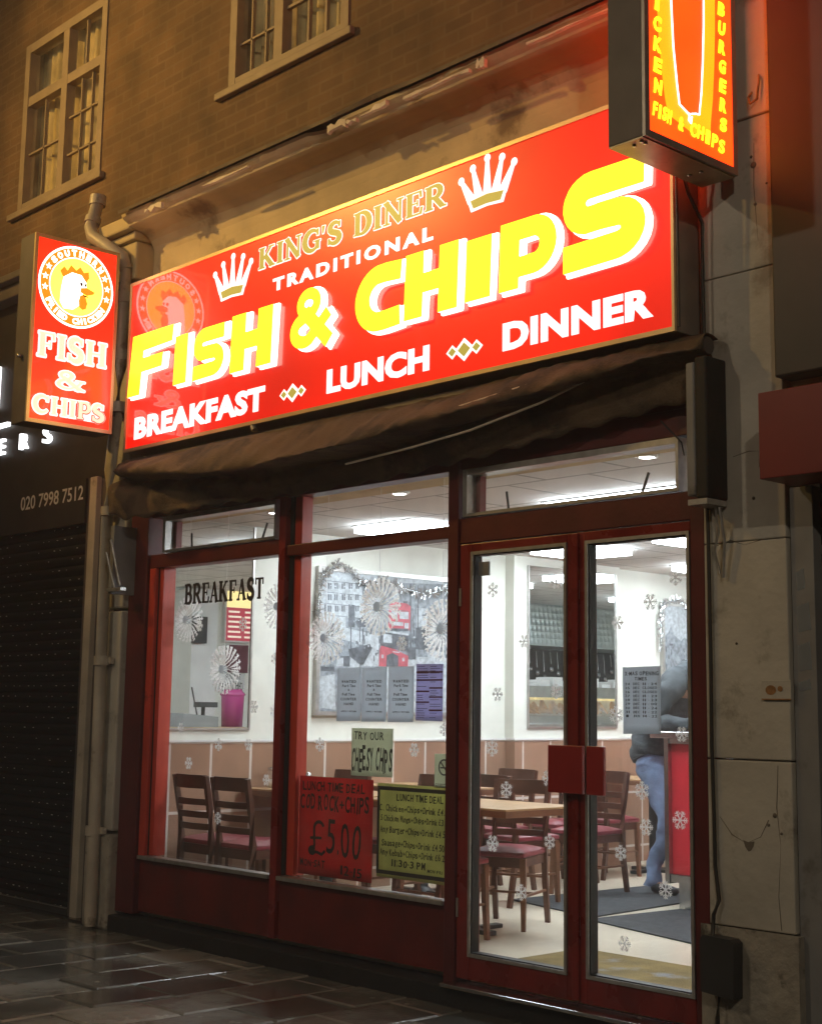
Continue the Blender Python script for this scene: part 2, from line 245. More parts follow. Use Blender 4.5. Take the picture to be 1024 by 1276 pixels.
# ------------------------------------------------------------------ builders
class MB:
    def __init__(s): s.v = []; s.f = []; s.mi = []; s.sm = []
    def add(s, vs, fs, mi=0, smooth=False):
        b = len(s.v); s.v += [tuple(v) for v in vs]
        for f in fs: s.f.append([b + i for i in f]); s.mi.append(mi); s.sm.append(smooth)
        return s
    def box(s, x0, x1, y0, y1, z0, z1, mi=0, rz=0, c=None):
        vs = [(x, y, z) for z in (z0, z1) for y in (y0, y1) for x in (x0, x1)]
        if rz:
            cx, cy = c or ((x0 + x1) / 2, (y0 + y1) / 2); ca, sa = math.cos(rz), math.sin(rz)
            vs = [(cx + (x - cx) * ca - (y - cy) * sa, cy + (x - cx) * sa + (y - cy) * ca, z) for x, y, z in vs]
        return s.add(vs, [(0, 2, 3, 1), (4, 5, 7, 6), (0, 1, 5, 4), (2, 6, 7, 3), (0, 4, 6, 2), (1, 3, 7, 5)], mi)
    def tube(s, pts, r, n=10, mi=0, cap=True, square=False):
        pts = [Vector(p) for p in pts]; rs = r if isinstance(r, (list, tuple)) else [r] * len(pts)
        rings = []; up = Vector((.013, .021, 1))
        for i, p in enumerate(pts):
            a = pts[max(0, i - 1)]; b = pts[min(len(pts) - 1, i + 1)]; t = (b - a).normalized()
            u = t.cross(up)
            if u.length < .1: u = t.cross(Vector((1, .1, 0)))
            u.normalize(); v = t.cross(u)
            k = 4 if square else n
            rings.append([p + (u * math.cos(2 * math.pi * j / k + (math.pi / 4 if square else 0)) + v * math.sin(2 * math.pi * j / k + (math.pi / 4 if square else 0))) * rs[i] for j in range(k)])
        k = len(rings[0]); vs = [q for rg in rings for q in rg]; fs = []
        for i in range(len(pts) - 1):
            for j in range(k): fs.append((i * k + j, i * k + (j + 1) % k, (i + 1) * k + (j + 1) % k, (i + 1) * k + j))
        s.add(vs, fs, mi, not square)
        if cap: s.add(rings[0], [tuple(range(k))[::-1]], mi); s.add(rings[-1], [tuple(range(k))], mi)
        return s
    def lathe(s, prof, c=(0, 0, 0), n=24, mi=0, sx=1, sy=1):
        vs = []; fs = []
        for r, z in prof:
            for j in range(n):
                a = 2 * math.pi * j / n; vs.append((c[0] + r * math.cos(a) * sx, c[1] + r * math.sin(a) * sy, c[2] + z))
        for i in range(len(prof) - 1):
            for j in range(n): fs.append((i * n + j, i * n + (j + 1) % n, (i + 1) * n + (j + 1) % n, (i + 1) * n + j))
        s.add(vs, fs, mi, True)
        for i, rev in ((0, True), (len(prof) - 1, False)):
            if prof[i][0] > 1e-4:
                f = [i * n + j for j in range(n)]; s.add([vs[q] for q in f], [tuple(range(n))[::-1] if rev else tuple(range(n))], mi)
        return s
    def poly(s, pts, h0, h1, T=None, mi=0, mi_side=None):      # 2D outline extruded along local z, mapped by T
        n = len(pts); ar = sum(pts[i][0] * pts[(i + 1) % n][1] - pts[(i + 1) % n][0] * pts[i][1] for i in range(n))
        if ar < 0: pts = pts[::-1]
        vs = [Vector((x, y, h)) for h in (h0, h1) for x, y in pts]
        if T: vs = [T @ v for v in vs]
        s.add(vs, [tuple(range(n, 2 * n)), tuple(range(n))[::-1]], mi)
        return s.add(vs, [(i, (i + 1) % n, n + (i + 1) % n, n + i) for i in range(n)], mi if mi_side is None else mi_side)
    def grid(s, rows, mi=0, smooth=True, closed=False):
        k = len(rows[0]); fs = []
        for i in range(len(rows) - 1):
            for j in range(k - 1): fs.append((i * k + j, i * k + j + 1, (i + 1) * k + j + 1, (i + 1) * k + j))
        return s.add([q for r in rows for q in r], fs, mi, smooth)
    def build(s, name, m, parent=None, bevel=0, mods=None):
        me = bpy.data.meshes.new(name)
        off = Vector(parent['o']) if parent and 'o' in parent else Vector((0, 0, 0))
        me.from_pydata([tuple(Vector(v) - off) for v in s.v], [], s.f)
        for x in (m if isinstance(m, (list, tuple)) else [m]): me.materials.append(M[x] if isinstance(x, str) else x)
        me.polygons.foreach_set('material_index', s.mi); me.polygons.foreach_set('use_smooth', s.sm); me.update()
        o = bpy.data.objects.new(name, me); COL.objects.link(o)
        if parent: o.parent = parent
        if bevel:
            b = o.modifiers.new('Bevel', 'BEVEL'); b.width = bevel; b.segments = 2; b.limit_method = 'ANGLE'; b.angle_limit = R(40)
        return o
def tag(o, label=None, cat=None, group=None, kind=None):
    if label: o['label'] = label
    if cat: o['category'] = cat
    if group: o['group'] = group
    if kind: o['kind'] = kind
    return o
def thing(name, label, cat, loc=(0, 0, 0), group=None):
    o = bpy.data.objects.new(name, None); COL.objects.link(o); o.location = loc; o['o'] = list(loc); o.empty_display_size = .1
    return tag(o, label, cat, group)
def bx(*a, **k): return MB().box(*a, **k)
def PF(y, x=0, z=0):        # a plane facing the street: local x -> +X, y -> +Z, z -> -Y
    return Matrix(((1, 0, 0, x), (0, 0, -1, y), (0, 1, 0, z), (0, 0, 0, 1)))
def PX(x, y=0, z=0):        # a plane facing +X: local x -> +Y, y -> +Z, z -> +X
    return Matrix(((0, 0, 1, x), (1, 0, 0, y), (0, 1, 0, z), (0, 0, 0, 1)))
def PXn(x, y=0, z=0):       # a plane facing -X
    return Matrix(((0, 0, -1, x), (-1, 0, 0, y), (0, 1, 0, z), (0, 0, 0, 1)))
_tc = {}
def text_geo(s, bold=0, sp=1.0):
    key = (s, bold, sp)
    if key not in _tc:
        c = bpy.data.curves.new('t', 'FONT'); c.body = s; c.offset = bold; c.space_character = sp; c.resolution_u = 3
        c.extrude = .5
        o = bpy.data.objects.new('t', c); COL.objects.link(o)
        dg = bpy.context.evaluated_depsgraph_get(); me = o.evaluated_get(dg).to_mesh()
        vs = [tuple(v.co) for v in me.vertices]; fs = [tuple(p.vertices) for p in me.polygons]
        o.evaluated_get(dg).to_mesh_clear(); bpy.data.objects.remove(o); bpy.data.curves.remove(c)
        _tc[key] = (vs, fs)
    return _tc[key]
def put(mb, geo, T, x0, x1, y0, y1, h0=0, h1=.002, mi=0, mi_side=None, slope=0, shear=0, flip=False):
    vs, fs = geo
    if not vs: return
    ax = min(v[0] for v in vs); bx_ = max(v[0] for v in vs); ay = min(v[1] for v in vs); by = max(v[1] for v in vs)
    za = min(v[2] for v in vs); zb = max(v[2] for v in vs)
    out = []
    for v in vs:
        u = (v[0] - ax) / (bx_ - ax); t = (v[1] - ay) / (by - ay + 1e-9); h = h0 + (h1 - h0) * (v[2] - za) / (zb - za + 1e-9)
        if flip: u = 1 - u
        x = x0 + (x1 - x0) * u + shear * t; y = y0 + (y1 - y0) * t + slope * u
        out.append(T @ Vector((x, y, h)))
    mb.add(out, [f[::-1] for f in fs] if flip else fs, mi)
    if mi_side is not None:
        nrm = (T.to_3x3() @ Vector((0, 0, 1)))
        base = len(mb.mi) - len(fs)
        for i, f in enumerate(fs):
            a, b, c = (out[f[k]] for k in (0, 1, 2)); q = (b - a).cross(c - a)
            if q.length > 0 and abs(q.normalized().dot(nrm)) < .6: mb.mi[base + i] = mi_side

# --- glyphs from strokes, joined through a distance field, then traced
def arc(cx, cy, rx, ry, a0, a1, n=14):
    return [(cx + rx * math.cos(R(a0 + (a1 - a0) * i / n)), cy + ry * math.sin(R(a0 + (a1 - a0) * i / n))) for i in range(n + 1)]
def st(pts, w0, w1=None, wm=None):          # thick stroke -> polygon
    P = [np.array(p, float) for p in pts]; n = len(P); L = []; Rr = []
    for i in range(n):
        a = P[max(0, i - 1)]; b = P[min(n - 1, i + 1)]; t = (b - a) / (np.linalg.norm(b - a) + 1e-9); nn = np.array((-t[1], t[0])); u = i / (n - 1)
        w_ = w0 if w1 is None else w0 + (w1 - w0) * u
        if wm is not None: w_ = w0 + (wm - w0) * math.sin(math.pi * u)
        L.append(P[i] + nn * w_ / 2); Rr.append(P[i] - nn * w_ / 2)
    return [tuple(p) for p in L + Rr[::-1]]
def sdf_poly(X, Y, pts):
    d = np.full(X.shape, 1e9); ins = np.zeros(X.shape, bool); n = len(pts)
    for i in range(n):
        x1, y1 = pts[i]; x2, y2 = pts[(i + 1) % n]; ex, ey = x2 - x1, y2 - y1; wx, wy = X - x1, Y - y1
        t = np.clip((wx * ex + wy * ey) / (ex * ex + ey * ey + 1e-12), 0, 1)
        d = np.minimum(d, (wx - ex * t) ** 2 + (wy - ey * t) ** 2)
        if y1 != y2:
            c = ((y1 > Y) != (y2 > Y)) & (X < ex * (Y - y1) / ey + x1); ins ^= c
    return np.where(ins, -1, 1) * np.sqrt(d)
def trace(polys, minus=(), grow=0, step=.012, tol=.0025):
    pts = [p for q in polys for p in q]; x0 = min(p[0] for p in pts) - .06 - grow; x1 = max(p[0] for p in pts) + .06 + grow
    y0 = min(p[1] for p in pts) - .06 - grow; y1 = max(p[1] for p in pts) + .06 + grow
    xs = np.arange(x0, x1, step); ys = np.arange(y0, y1, step); X, Y = np.meshgrid(xs, ys)
    F = np.full(X.shape, 1e9)
    for q in polys: F = np.minimum(F, sdf_poly(X, Y, q))
    for q in minus: F = np.maximum(F, -sdf_poly(X, Y, q))
    F = F - grow; F[F == 0] = 1e-6; F[0, :] = F[-1, :] = F[:, 0] = F[:, -1] = 1
    seg = {}
    def ip(a, b, ka, kb):
        t = a / (a - b); return t
    ny, nx = F.shape; I = F < 0
    cellsy, cellsx = np.nonzero(~((I[:-1, :-1] == I[1:, :-1]) & (I[:-1, :-1] == I[:-1, 1:]) & (I[:-1, :-1] == I[1:, 1:])))
    P = {}
    def edge(j, i, d):   # d 0: horizontal from (i,j) ; 1: vertical
        k = (j, i, d)
        if k not in P:
            if d == 0: t = ip(F[j, i], F[j, i + 1], 0, 0); P[k] = (xs[i] + t * step, ys[j])
            else: t = ip(F[j, i], F[j + 1, i], 0, 0); P[k] = (xs[i], ys[j] + t * step)
        return k
    nxt = {}
    for j, i in zip(cellsy, cellsx):
        c = (I[j, i], I[j, i + 1], I[j + 1, i + 1], I[j + 1, i])
        E = [(j, i, 0), (j, i + 1, 1), (j + 1, i, 0), (j, i, 1)]   # bottom right top left
        es = [k for k in range(4) if c[k] != c[(k + 1) % 4]]
        if len(es) == 2: prs = [(es[0], es[1])]
        elif len(es) == 4: prs = [(0, 1), (2, 3)] if c[0] else [(3, 0), (1, 2)]
        else: continue
        for a, b in prs:
            ka, kb = edge(*E[a]), edge(*E[b]); nxt.setdefault(ka, []).append(kb); nxt.setdefault(kb, []).append(ka)
    loops = []; seen = set()
    for k in nxt:
        if k in seen: continue
        lp = [k]; seen.add(k); cur = k
        while True:
            nn = [q for q in nxt[cur] if q not in seen]
            if not nn: break
            cur = nn[0]; seen.add(cur); lp.append(cur)
        if len(lp) > 5: loops.append([P[q] for q in lp])
    def rdp(p):
        if len(p) < 3: return p
        a = np.array(p[0]); b = np.array(p[-1]); q = np.array(p[1:-1]); d = b - a; L = np.hypot(*d)
        dist = np.abs(d[0] * (q[:, 1] - a[1]) - d[1] * (q[:, 0] - a[0])) / L if L > 1e-9 else np.hypot(*(q - a).T)
        i = int(dist.argmax())
        if dist[i] < tol: return [p[0], p[-1]]
        return rdp(p[:i + 2])[:-1] + rdp(p[i + 1:])
    out = []
    for lp in loops:
        h = len(lp) // 2; a = rdp(lp[:h + 1]); b = rdp(lp[h:] + [lp[0]]); q = a[:-1] + b[:-1]
        if len(q) > 2: out.append(q)
    return out
def loops_geo(loops):
    c = bpy.data.curves.new('g', 'CURVE'); c.dimensions = '2D'; c.fill_mode = 'BOTH'; c.extrude = .5
    for lp in loops:
        s = c.splines.new('POLY'); s.points.add(len(lp) - 1); s.use_cyclic_u = True
        for i, p in enumerate(lp): s.points[i].co = (p[0], p[1], 0, 1)
    o = bpy.data.objects.new('g', c); COL.objects.link(o); dg = bpy.context.evaluated_depsgraph_get(); me = o.evaluated_get(dg).to_mesh()
    vs = [tuple(v.co) for v in me.vertices]; fs = [tuple(p.vertices) for p in me.polygons]
    o.evaluated_get(dg).to_mesh_clear(); bpy.data.objects.remove(o); bpy.data.curves.remove(c)
    return vs, fs
def rc(x0, x1, y0, y1): return [(x0, y0), (x1, y0), (x1, y1), (x0, y1)]

def serif(ch):              # (strokes, cut-outs, advance); cap height 1
    t, n, h = .23, .10, .075
    def sf(x, y, w=.36): return rc(x - w / 2, x + w / 2, y, y + h) if y < .5 else rc(x - w / 2, x + w / 2, y - h, y)
    def stem(x): return [rc(x - t / 2, x + t / 2, 0, 1), sf(x, 0), sf(x, 1)]
    A = []; C = []
    if ch == 'I': A = stem(.2); w = .4
    elif ch == 'H': A = stem(.2) + stem(.78) + [rc(.2, .78, .46, .54)]; w = .98
    elif ch == 'N': A = [st([(.17, 0), (.17, 1)], n), sf(.17, 0, .3), sf(.14, 1, .28), st([(.1, 1), (.78, 0)], t * .95), st([(.78, 0), (.78, 1)], n), sf(.78, 1, .3)]; w = .95
    elif ch == 'K': A = stem(.2) + [st([(.25, .38), (.72, .97)], n), st([(.40, .58), (.80, .03)], t * .95), sf(.74, 1, .3), sf(.80, 0, .34)]; w = .98
    elif ch in 'EF':
        A = stem(.2)[:1] + [rc(.04, .7, 1 - h, 1), sf(.2, 0, .36 if ch == 'F' else .3), st([(.67, 1), (.7, .72)], n), rc(.25, .55, .48, .54), rc(.52, .58, .38, .64)]
        if ch == 'E': A += [rc(.04, .72, 0, h), st([(.69, 0), (.74, .3)], n)]
        w = .8
    elif ch == 'T': A = [rc(.31, .31 + t, 0, 1), sf(.405, 0), rc(.03, .78, 1 - h, 1), st([(.06, 1), (.05, .7)], n), st([(.75, 1), (.76, .7)], n)]; w = .82
    elif ch == 'D': A = stem(.2) + [st([(.2, .965)] + arc(.38, .5, .38, .465, 90, -90) + [(.2, .035)], n, wm=t * 1.1)]; w = .9
    elif ch in 'PRB':
        r = .245 if ch != 'P' else .27
        A = stem(.2) + [st([(.2, .967)] + arc(.45, .967 - r + 0, .24, r, 90, -90) + [(.2, .967 - 2 * r)], n, wm=t)]; w = .78
        if ch == 'R': A += [st([(.45, .48), (.78, .03)], t * .9), sf(.82, 0, .26)]; w = .92
        if ch == 'B': A = stem(.2) + [st([(.2, .965)] + arc(.42, .745, .22, .22, 90, -90) + [(.2, .525)], n, wm=t * .9), st([(.2, .525)] + arc(.45, .28, .27, .245, 90, -90) + [(.2, .035)], n, wm=t)]; w = .84
    elif ch == 'A': A = [st([(.12, 0), (.42, .99)], n), st([(.42, 1), (.74, 0)], t), rc(.22, .64, .3, .36), sf(.12, 0, .28), sf(.74, 0, .34)]; w = .88
    elif ch in 'CG':
        A = [st(arc(.5, .5, .39, .46, 40, 320, 26), n, wm=t * 1.15), st([(.80, .98), (.80, .68)], n)]; w = .92
        if ch == 'G': A += [rc(.70, .70 + t * .85, .05, .42), rc(.58, .95, .4, .46)]
    elif ch == 'S': A = [st(arc(.40, .735, .24, .23, 25, 180, 12) + [(.17, .67), (.24, .58), (.42, .5), (.58, .42), (.64, .3)] + arc(.38, .27, .26, .235, 0, -165, 14)[1:], n, wm=t * 1.2), st([(.63, .98), (.63, .72)], n), st([(.11, .02), (.11, .3)], n)]; w = .78
    elif ch == "'": A = [st([(.12, 1), (.10, .66)], .16, .05)]; w = .26
    elif ch == '&': A = [st(arc(.40, .77, .17, .19, 270, -40, 18)[::1] + [(.50, .60), (.22, .42), (.17, .3)] + arc(.42, .25, .26, .22, 175, 300, 10) + [(.78, .30), (.88, .52)], .09, wm=.15), st([(.28, .68), (.86, .03)], .18), rc(.72, 1.0, 0, h), rc(.74, 1.0, .5, .56)]; w = 1.06
    else: w = .4
    return A, C, w
def heavy(ch):              # fat sans for the big raised letters, height 1
    t = .285; A = []; C = []
    if ch == 'F': A = [[(.0, 0), (.33, 0), (.40, 1), (.07, 1)], [(.05, .70), (1.12, .74), (1.14, 1), (.07, 1)], [(.05, .36), (.88, .38), (.90, .60), (.05, .60)]]
    elif ch == 'I': A = [rc(0, .5, 0, 1)]
    elif ch == 'H': A = [rc(0, .37, 0, 1), rc(.68, 1.05, 0, 1), rc(.3, .75, .36, .66)]
    elif ch == 'S': A = [st([(1.0, .86), (.60, .86)] + arc(.36, .68, .19, .18, 90, 255, 12) + [(.5, .51)] + arc(.68, .335, .2, .17, 75, -90, 12) + [(.04, .15)], t)]
    elif ch == 'C': A = [st([(.92, .83), (.62, .85)] + arc(.52, .5, .34, .35, 98, 262, 20) + [(.62, .15), (.92, .17)], t)]
    elif ch == 'P': A = [rc(0, .36, 0, 1), st([(.1, .85), (.6, .85)] + arc(.62, .58, .25, .27, 90, -90, 14) + [(.1, .31)], .30)]; C = []
    elif ch == '&': A = [st(arc(.46, .74, .21, .17, 290, -60, 22), .20), st([(.36, .62), (1.02, .02)], .26), st([(.50, .58)] + arc(.38, .30, .27, .20, 110, 300, 16) + [(.72, .3), (.98, .52)], .22)]
    return A, C
_gc = {}
def word_geo(s, kind='serif', grow=0, gap=.06, step=.014):
    key = (s, kind, grow, gap)
    if key not in _gc:
        lo = []; x = 0
        for ch in s:
            if ch == ' ': x += .35; continue
            A, C, w_ = serif(ch)
            for lp in trace(A, C, grow, step): lo.append([(p[0] + x, p[1]) for p in lp])
            x += w_ + gap
        _gc[key] = loops_geo(lo)
    return _gc[key]
_ob = MB.build
def _build(s, name, m, parent=None, bevel=0, mods=None):
    o = _ob(s, name, m, parent, bevel)
    if parent and 'o' in parent: o['o'] = parent['o']
    return o
MB.build = _build
Z3 = Vector((0, 0, 0))

# ================================================================== SETTING
GZ = 0.0; FZ = .13; XW = -8.3
g = MB().box(-120, 120, -200, -6.4, -.16, -.13).build('road', 'asphalt'); tag(g, 'wet dark asphalt road along the pavement', kind='structure')
g = MB().box(-60, 60, -6.4, .6, -.14, -.012).build('pavement_bed', 'joint'); tag(g, 'dark wet joints between the paving slabs', kind='structure')
pv = MB(); PW, PL = .392, .47
rr = random.Random(3)
for i in range(-34, 8):
    x0 = -7.13 + i * PW; off = rr.choice([0, .5]) * PL if False else (i % 2) * PL * .5 + rr.uniform(-.03, .03)
    for j in range(-14, 1):
        y0 = -.23 - .0 + j * PL + off
        if y0 > .0: continue
        y1 = min(y0 + PL, -.02); gp = .0065; tz = [.003 + rr.uniform(-.003, .003)] + [rr.uniform(-.003, .003) for _ in range(2)]
        if y1 - y0 < .05: continue
        xs_ = (x0 + gp, x0 + PW - gp); ys_ = (y0 + gp, y1 - gp)
        cz = lambda u, v: GZ + tz[0] + tz[1] * (u - .5) * 2 + tz[2] * (v - .5) * 2
        b = .011
        top = [(xs_[0] + b, ys_[0] + b, cz(0, 0)), (xs_[1] - b, ys_[0] + b, cz(1, 0)), (xs_[1] - b, ys_[1] - b, cz(1, 1)), (xs_[0] + b, ys_[1] - b, cz(0, 1))]
        low = [(xs_[0], ys_[0], cz(0, 0) - .007), (xs_[1], ys_[0], cz(1, 0) - .007), (xs_[1], ys_[1], cz(1, 1) - .007), (xs_[0], ys_[1], cz(0, 1) - .007)]
        bot = [(p[0], p[1], -.0119) for p in low]
        pv.add(top + low + bot, [(0, 1, 2, 3)] + [(k, 4 + k, 4 + (k + 1) % 4, (k + 1) % 4) for k in range(4)] + [(4 + k, 8 + k, 8 + (k + 1) % 4, 4 + (k + 1) % 4) for k in range(4)])
g = pv.build('pavement', 'slab'); tag(g, 'wet staggered stone paving slabs in front of the shop', kind='structure')
g = MB().box(-60, 60, -6.55, -6.4, -.13, .0).build('kerb', 'joint'); tag(g, 'stone kerb at the pavement edge', kind='structure')
g = MB().box(XW - .2, -3.2, .08, 10.4, FZ - .1, FZ).build('floor', 'floor'); tag(g, 'cream stone floor inside the diner', kind='structure')

# ceiling: grid offset to the photo's tile lines
cl = MB().box(-8.3, -3.2, .1, 10.4, 2.69, 2.75)
cm = M['ceil']; n_ = cm.node_tree.nodes; l_ = cm.node_tree.links
bt = [q for q in n_ if q.type == 'TEX_BRICK'][0]; tc = [q for q in n_ if q.type == 'TEX_COORD'][0]
mp = n_.new('ShaderNodeMapping'); l_.new(tc.outputs['Object'], mp.inputs[0]); mp.inputs['Location'].default_value = (5.334 + .006, -.68 + .006, 0); l_.new(mp.outputs[0], bt.inputs['Vector'])
g = cl.build('ceiling', 'ceil'); tag(g, 'white suspended tile ceiling with thin dark grid', kind='structure')

def wall(name, label, mb, m): return tag(mb.build(name, m), label, 'wall')
cream = thing('interior_wall', 'cream wall with pink tile dado behind the diner tables', 'wall', (XW, 5, FZ))
MB().box(-8.5, XW, .1, 3.43, 1.2, 2.69).box(-8.5, XW, 4.78, 10.4, 1.2, 2.69).box(-8.5, -8.2, 3.43, 4.78, 1.2, 2.69).build('upper_wall', 'white_wall', cream)
MB().box(-8.5, XW + .012, .1, 3.43, FZ, 1.19).box(-8.5, XW + .012, 4.78, 10.4, FZ, 1.19).box(-8.5, -8.188, 3.43, 4.78, FZ, 1.19).build('tile_dado', 'tile_wall', cream)
MB().box(-8.5, XW + .022, .1, 3.42, 1.19, 1.205).box(-8.5, XW + .022, 4.78, 10.4, 1.19, 1.205).box(-8.5, -8.178, 3.42, 4.79, 1.19, 1.205).build('dado_trim', 'white', cream)
wall('interior_wall', 'plain cream wall behind the service counter', MB().box(-3.35, -3.2, .1, 10.4, FZ, 2.69), 'white_wall')
wall('interior_wall', 'plain cream wall across the far end of the diner', MB().box(-8.3, -3.35, 10.2, 10.4, FZ, 2.69), 'white_wall')

# brick building above
bl = thing('brick_building', 'dark brick upper storey with old white windows above the shop fronts', 'building', (-7, .15, 4.7))
WB = .15
wins = [(-10.72, -9.42, 5.42, 6.87), (-7.76, -6.5, 5.56, 6.95)]
bw = MB(); xs_ = [-16, -10.72, -9.42, -7.76, -6.5, -1]
for a, b in ((-16, -10.72), (-9.42, -7.76), (-6.5, -1)): bw.box(a, b, WB, WB + .3, 4.74, 9.5)
for a, b, z0, z1 in wins: bw.box(a, b, WB, WB + .3, 4.74, z0).box(a, b, WB, WB + .3, z1, 9.5)
bw.build('brick_wall', 'brick', bl)
def sash(x0, x1, z0, z1, lights, trans, munt):
    f = MB(); t = .075
    f.box(x0, x0 + t, WB - .012, WB + .08, z0, z1).box(x1 - t, x1, WB - .012, WB + .08, z0, z1).box(x0 + t, x1 - t, WB - .010, WB + .08, z1 - t, z1).box(x0 + t, x1 - t, WB - .010, WB + .08, z0, z0 + t * .8)
    for x in lights: f.box(x - .045, x + .045, WB - .008, WB + .07, z0 + t * .8, z1 - t)
    if trans:
        e = [x0 + t] + [q for x in lights for q in (x - .045, x + .045)] + [x1 - t]
        for k in range(0, len(e), 2): f.box(e[k], e[k + 1], WB - .006, WB + .07, trans - .04, trans + .04)
    fr = f.build('window', 'winframe', bl)
    m = MB()
    for (a, b, c, d) in munt: m.box(a, b, WB + .02, WB + .045, c, d)
    m.build('glazing_bar', 'winframe', fr)
    bx(x0 + t, x1 - t, WB + .046, WB + .052, z0, z1).build('pane', 'glass', fr)
    cu = MB(); rows = []
    nn = 70
    for z in (z0, z1): rows.append([(x0 + (x1 - x0) * i / nn, WB + .16 + .025 * math.sin(i * 1.15) + .012 * math.sin(i * .37), z) for i in range(nn + 1)])
    cu.grid(rows); cu.build('curtain', 'curtain', fr)
    bx(x0 - .12, x1 + .06, WB - .045, WB - .001, z0 - .055, z0 - .002).build('sill', 'winframe', fr, bevel=.008)
sash(-10.72, -9.42, 5.42, 6.87, [-10.05], 6.36, [(-10.4, -10.385, 5.48, 6.32), (-10.65, -10.1, 5.9, 5.915), (-9.82, -9.805, 5.48, 6.32), (-9.66, -9.645, 5.48, 6.32), (-10.0, -9.49, 5.72, 5.735), (-10.0, -9.49, 6.03, 6.045), (-9.78, -9.765, 6.4, 6.8)])
sash(-7.76, -6.5, 5.56, 6.95, [-7.22], None, [(-7.56, -7.545, 5.62, 6.88), (-7.40, -7.385, 5.62, 6.88), (-7.69, -7.27, 5.86, 5.875), (-7.69, -7.27, 6.3, 6.315), (-6.95, -6.93, 5.62, 6.88), (-6.77, -6.75, 5.62, 6.88), (-7.17, -6.58, 5.94, 5.96), (-7.17, -6.58, 6.4, 6.42)])

# cornice and plaster band over the sign
co_ = thing('cornice', 'chipped plaster cornice running above the long red sign', 'cornice', (-6, 0, 4.3))
prof = [(.0, 4.30), (.0, 4.44), (-.004, 4.50), (-.018, 4.55), (-.045, 4.59), (-.085, 4.62), (-.135, 4.64), (-.19, 4.652), (-.22, 4.656), (-.224, 4.670), (-.25, 4.682), (-.275, 4.70), (-.28, 4.72), (.148, 4.76)]
rows = []
cr = random.Random(5)
NX = 150
for i in range(NX + 1):
    x = -8.36 + (8.36 - 3.0) * i / NX; j = cr.uniform(-.0018, .0018); row = []
    for k, (y, z) in enumerate(prof):
        e = 0
        if 9 <= k <= 12:
            e = j * 1.2
            if -6.35 < x < -6.05: e += .05 * math.sin((x + 6.35) / .3 * math.pi)
            if cr.random() < .03: e += .012
        row.append((x, y + e + (j if k > 2 else 0) * .4, z + j * .6 * (k > 7)))
    rows.append(row)
cb = MB().grid(rows, smooth=False); cb.add(rows[0], [tuple(range(len(prof)))]); cb.build('moulding', 'plaster', co_)
# plain wall behind sign and awning
bx(-8.4, -3.0, .001, .3, 2.66, 4.74).build('plaster_band', 'plaster', co_)
lf = MB(); rows = []
for i in range(90):
    x = -8.34 + 5.3 * i / 89; a = .004 * math.sin(x * 7) + .003 * math.sin(x * 23 + 1); up = .0
    gap = .10 * max(0, 1 - abs(x + 5.75) / .34)
    rows.append([(x, -.31 + a + gap * .3, 4.715 + a * .6 + gap * .25), (x, -.315 + a + gap * .2, 4.735 + a * .6 + gap * .3), (x, -.29, 4.752 + gap * .2), (x, .15, 4.80)])
lf.grid(rows, smooth=False); lf.build('lead_flashing', 'lead', co_)
ch = MB()
for (x, l, h) in ((-6.14, .16, .03), (-5.98, .09, .02), (-5.86, .22, .028), (-5.5, .5, .014), (-4.6, .7, .012), (-7.4, .5, .012), (-4.95, .06, .03), (-8.05, .2, .03)):
    ps = [(x + l * u, 4.66 + h * (cr.random() - .5) * 1.2 + (h if s else 0)) for s, us in ((0, (0, .2, .4, .6, .8, 1)), (1, (1, .8, .6, .4, .2, 0))) for u in us]
    ch.poly(ps, .268, .292, PF(0))
ch.build('broken_edge', 'chip', co_)
# pilasters
pl = thing('pilaster', 'narrow weathered pilaster beside the drainpipe, left of the shop window', 'pilaster', (-8.52, 0, 0))
MB().box(-8.70, -8.44, -.09, .1, .62, 2.05).box(-8.70, -8.44, -.085, .1, 2.07, 4.3).build('shaft', 'pilaster', pl, bevel=.012)
MB().box(-8.74, -8.43, -.11, .1, 0, .60).build('foot', 'pilaster_foot', pl, bevel=.02)
MB().box(-8.72, -8.38, -.14, .1, 4.31, 4.58).box(-8.74, -8.36, -.17, .1, 4.581, 4.64).box(-8.76, -8.36, -.22, .148, 4.641, 4.74).build('capital', 'plaster', pl, bevel=.015)
pr = thing('pilaster', 'wide cracked cream pilaster with hanging cable at right of the glass doors', 'pilaster', (-3.55, 0, 0))
MB().box(-3.76, -3.345, -.05, .2, .56, 1.235).box(-3.76, -3.345, -.05, .2, 1.241, 2.15).box(-3.76, -3.345, -.05, .2, 2.153, 3.33).box(-3.76, -3.345, -.05, .2, 3.333, 4.02).box(-3.77, -3.342, -.065, .2, 4.022, 6.5).build('shaft', 'pilaster', pr, bevel=.006)
rf = random.Random(9); rows = []
for j in range(25):
    z = .56 * j / 24; rows.append([(-3.79 + .47 * i / 20, -.072 + rf.uniform(-.0008, .0008), z) for i in range(21)])
MB().grid(rows, smooth=False).box(-3.79, -3.32, -.066, .2, 0, .555).build('foot', 'pilaster_foot', pr)
ck = MB()
for pts in ([(-3.70, 1.0), (-3.64, .93), (-3.57, .90), (-3.50, .93), (-3.46, 1.0)], [(-3.41, 1.22), (-3.42, 1.05), (-3.405, .9), (-3.42, .7), (-3.41, .57)], [(-3.7, 2.14), (-3.62, 2.16), (-3.55, 2.135), (-3.47, 2.15)], [(-3.46, 3.9), (-3.465, 3.7), (-3.45, 3.45)], [(-3.60, 2.52), (-3.52, 2.535), (-3.47, 2.53), (-3.468, 2.46)]):
    ck = MB(); ck.tube([(x, -.0495, z) for x, z in pts], [.0016 + .0008 * math.sin(k * 2.1) for k in range(len(pts))], 6).build('crack', 'stain', pr)
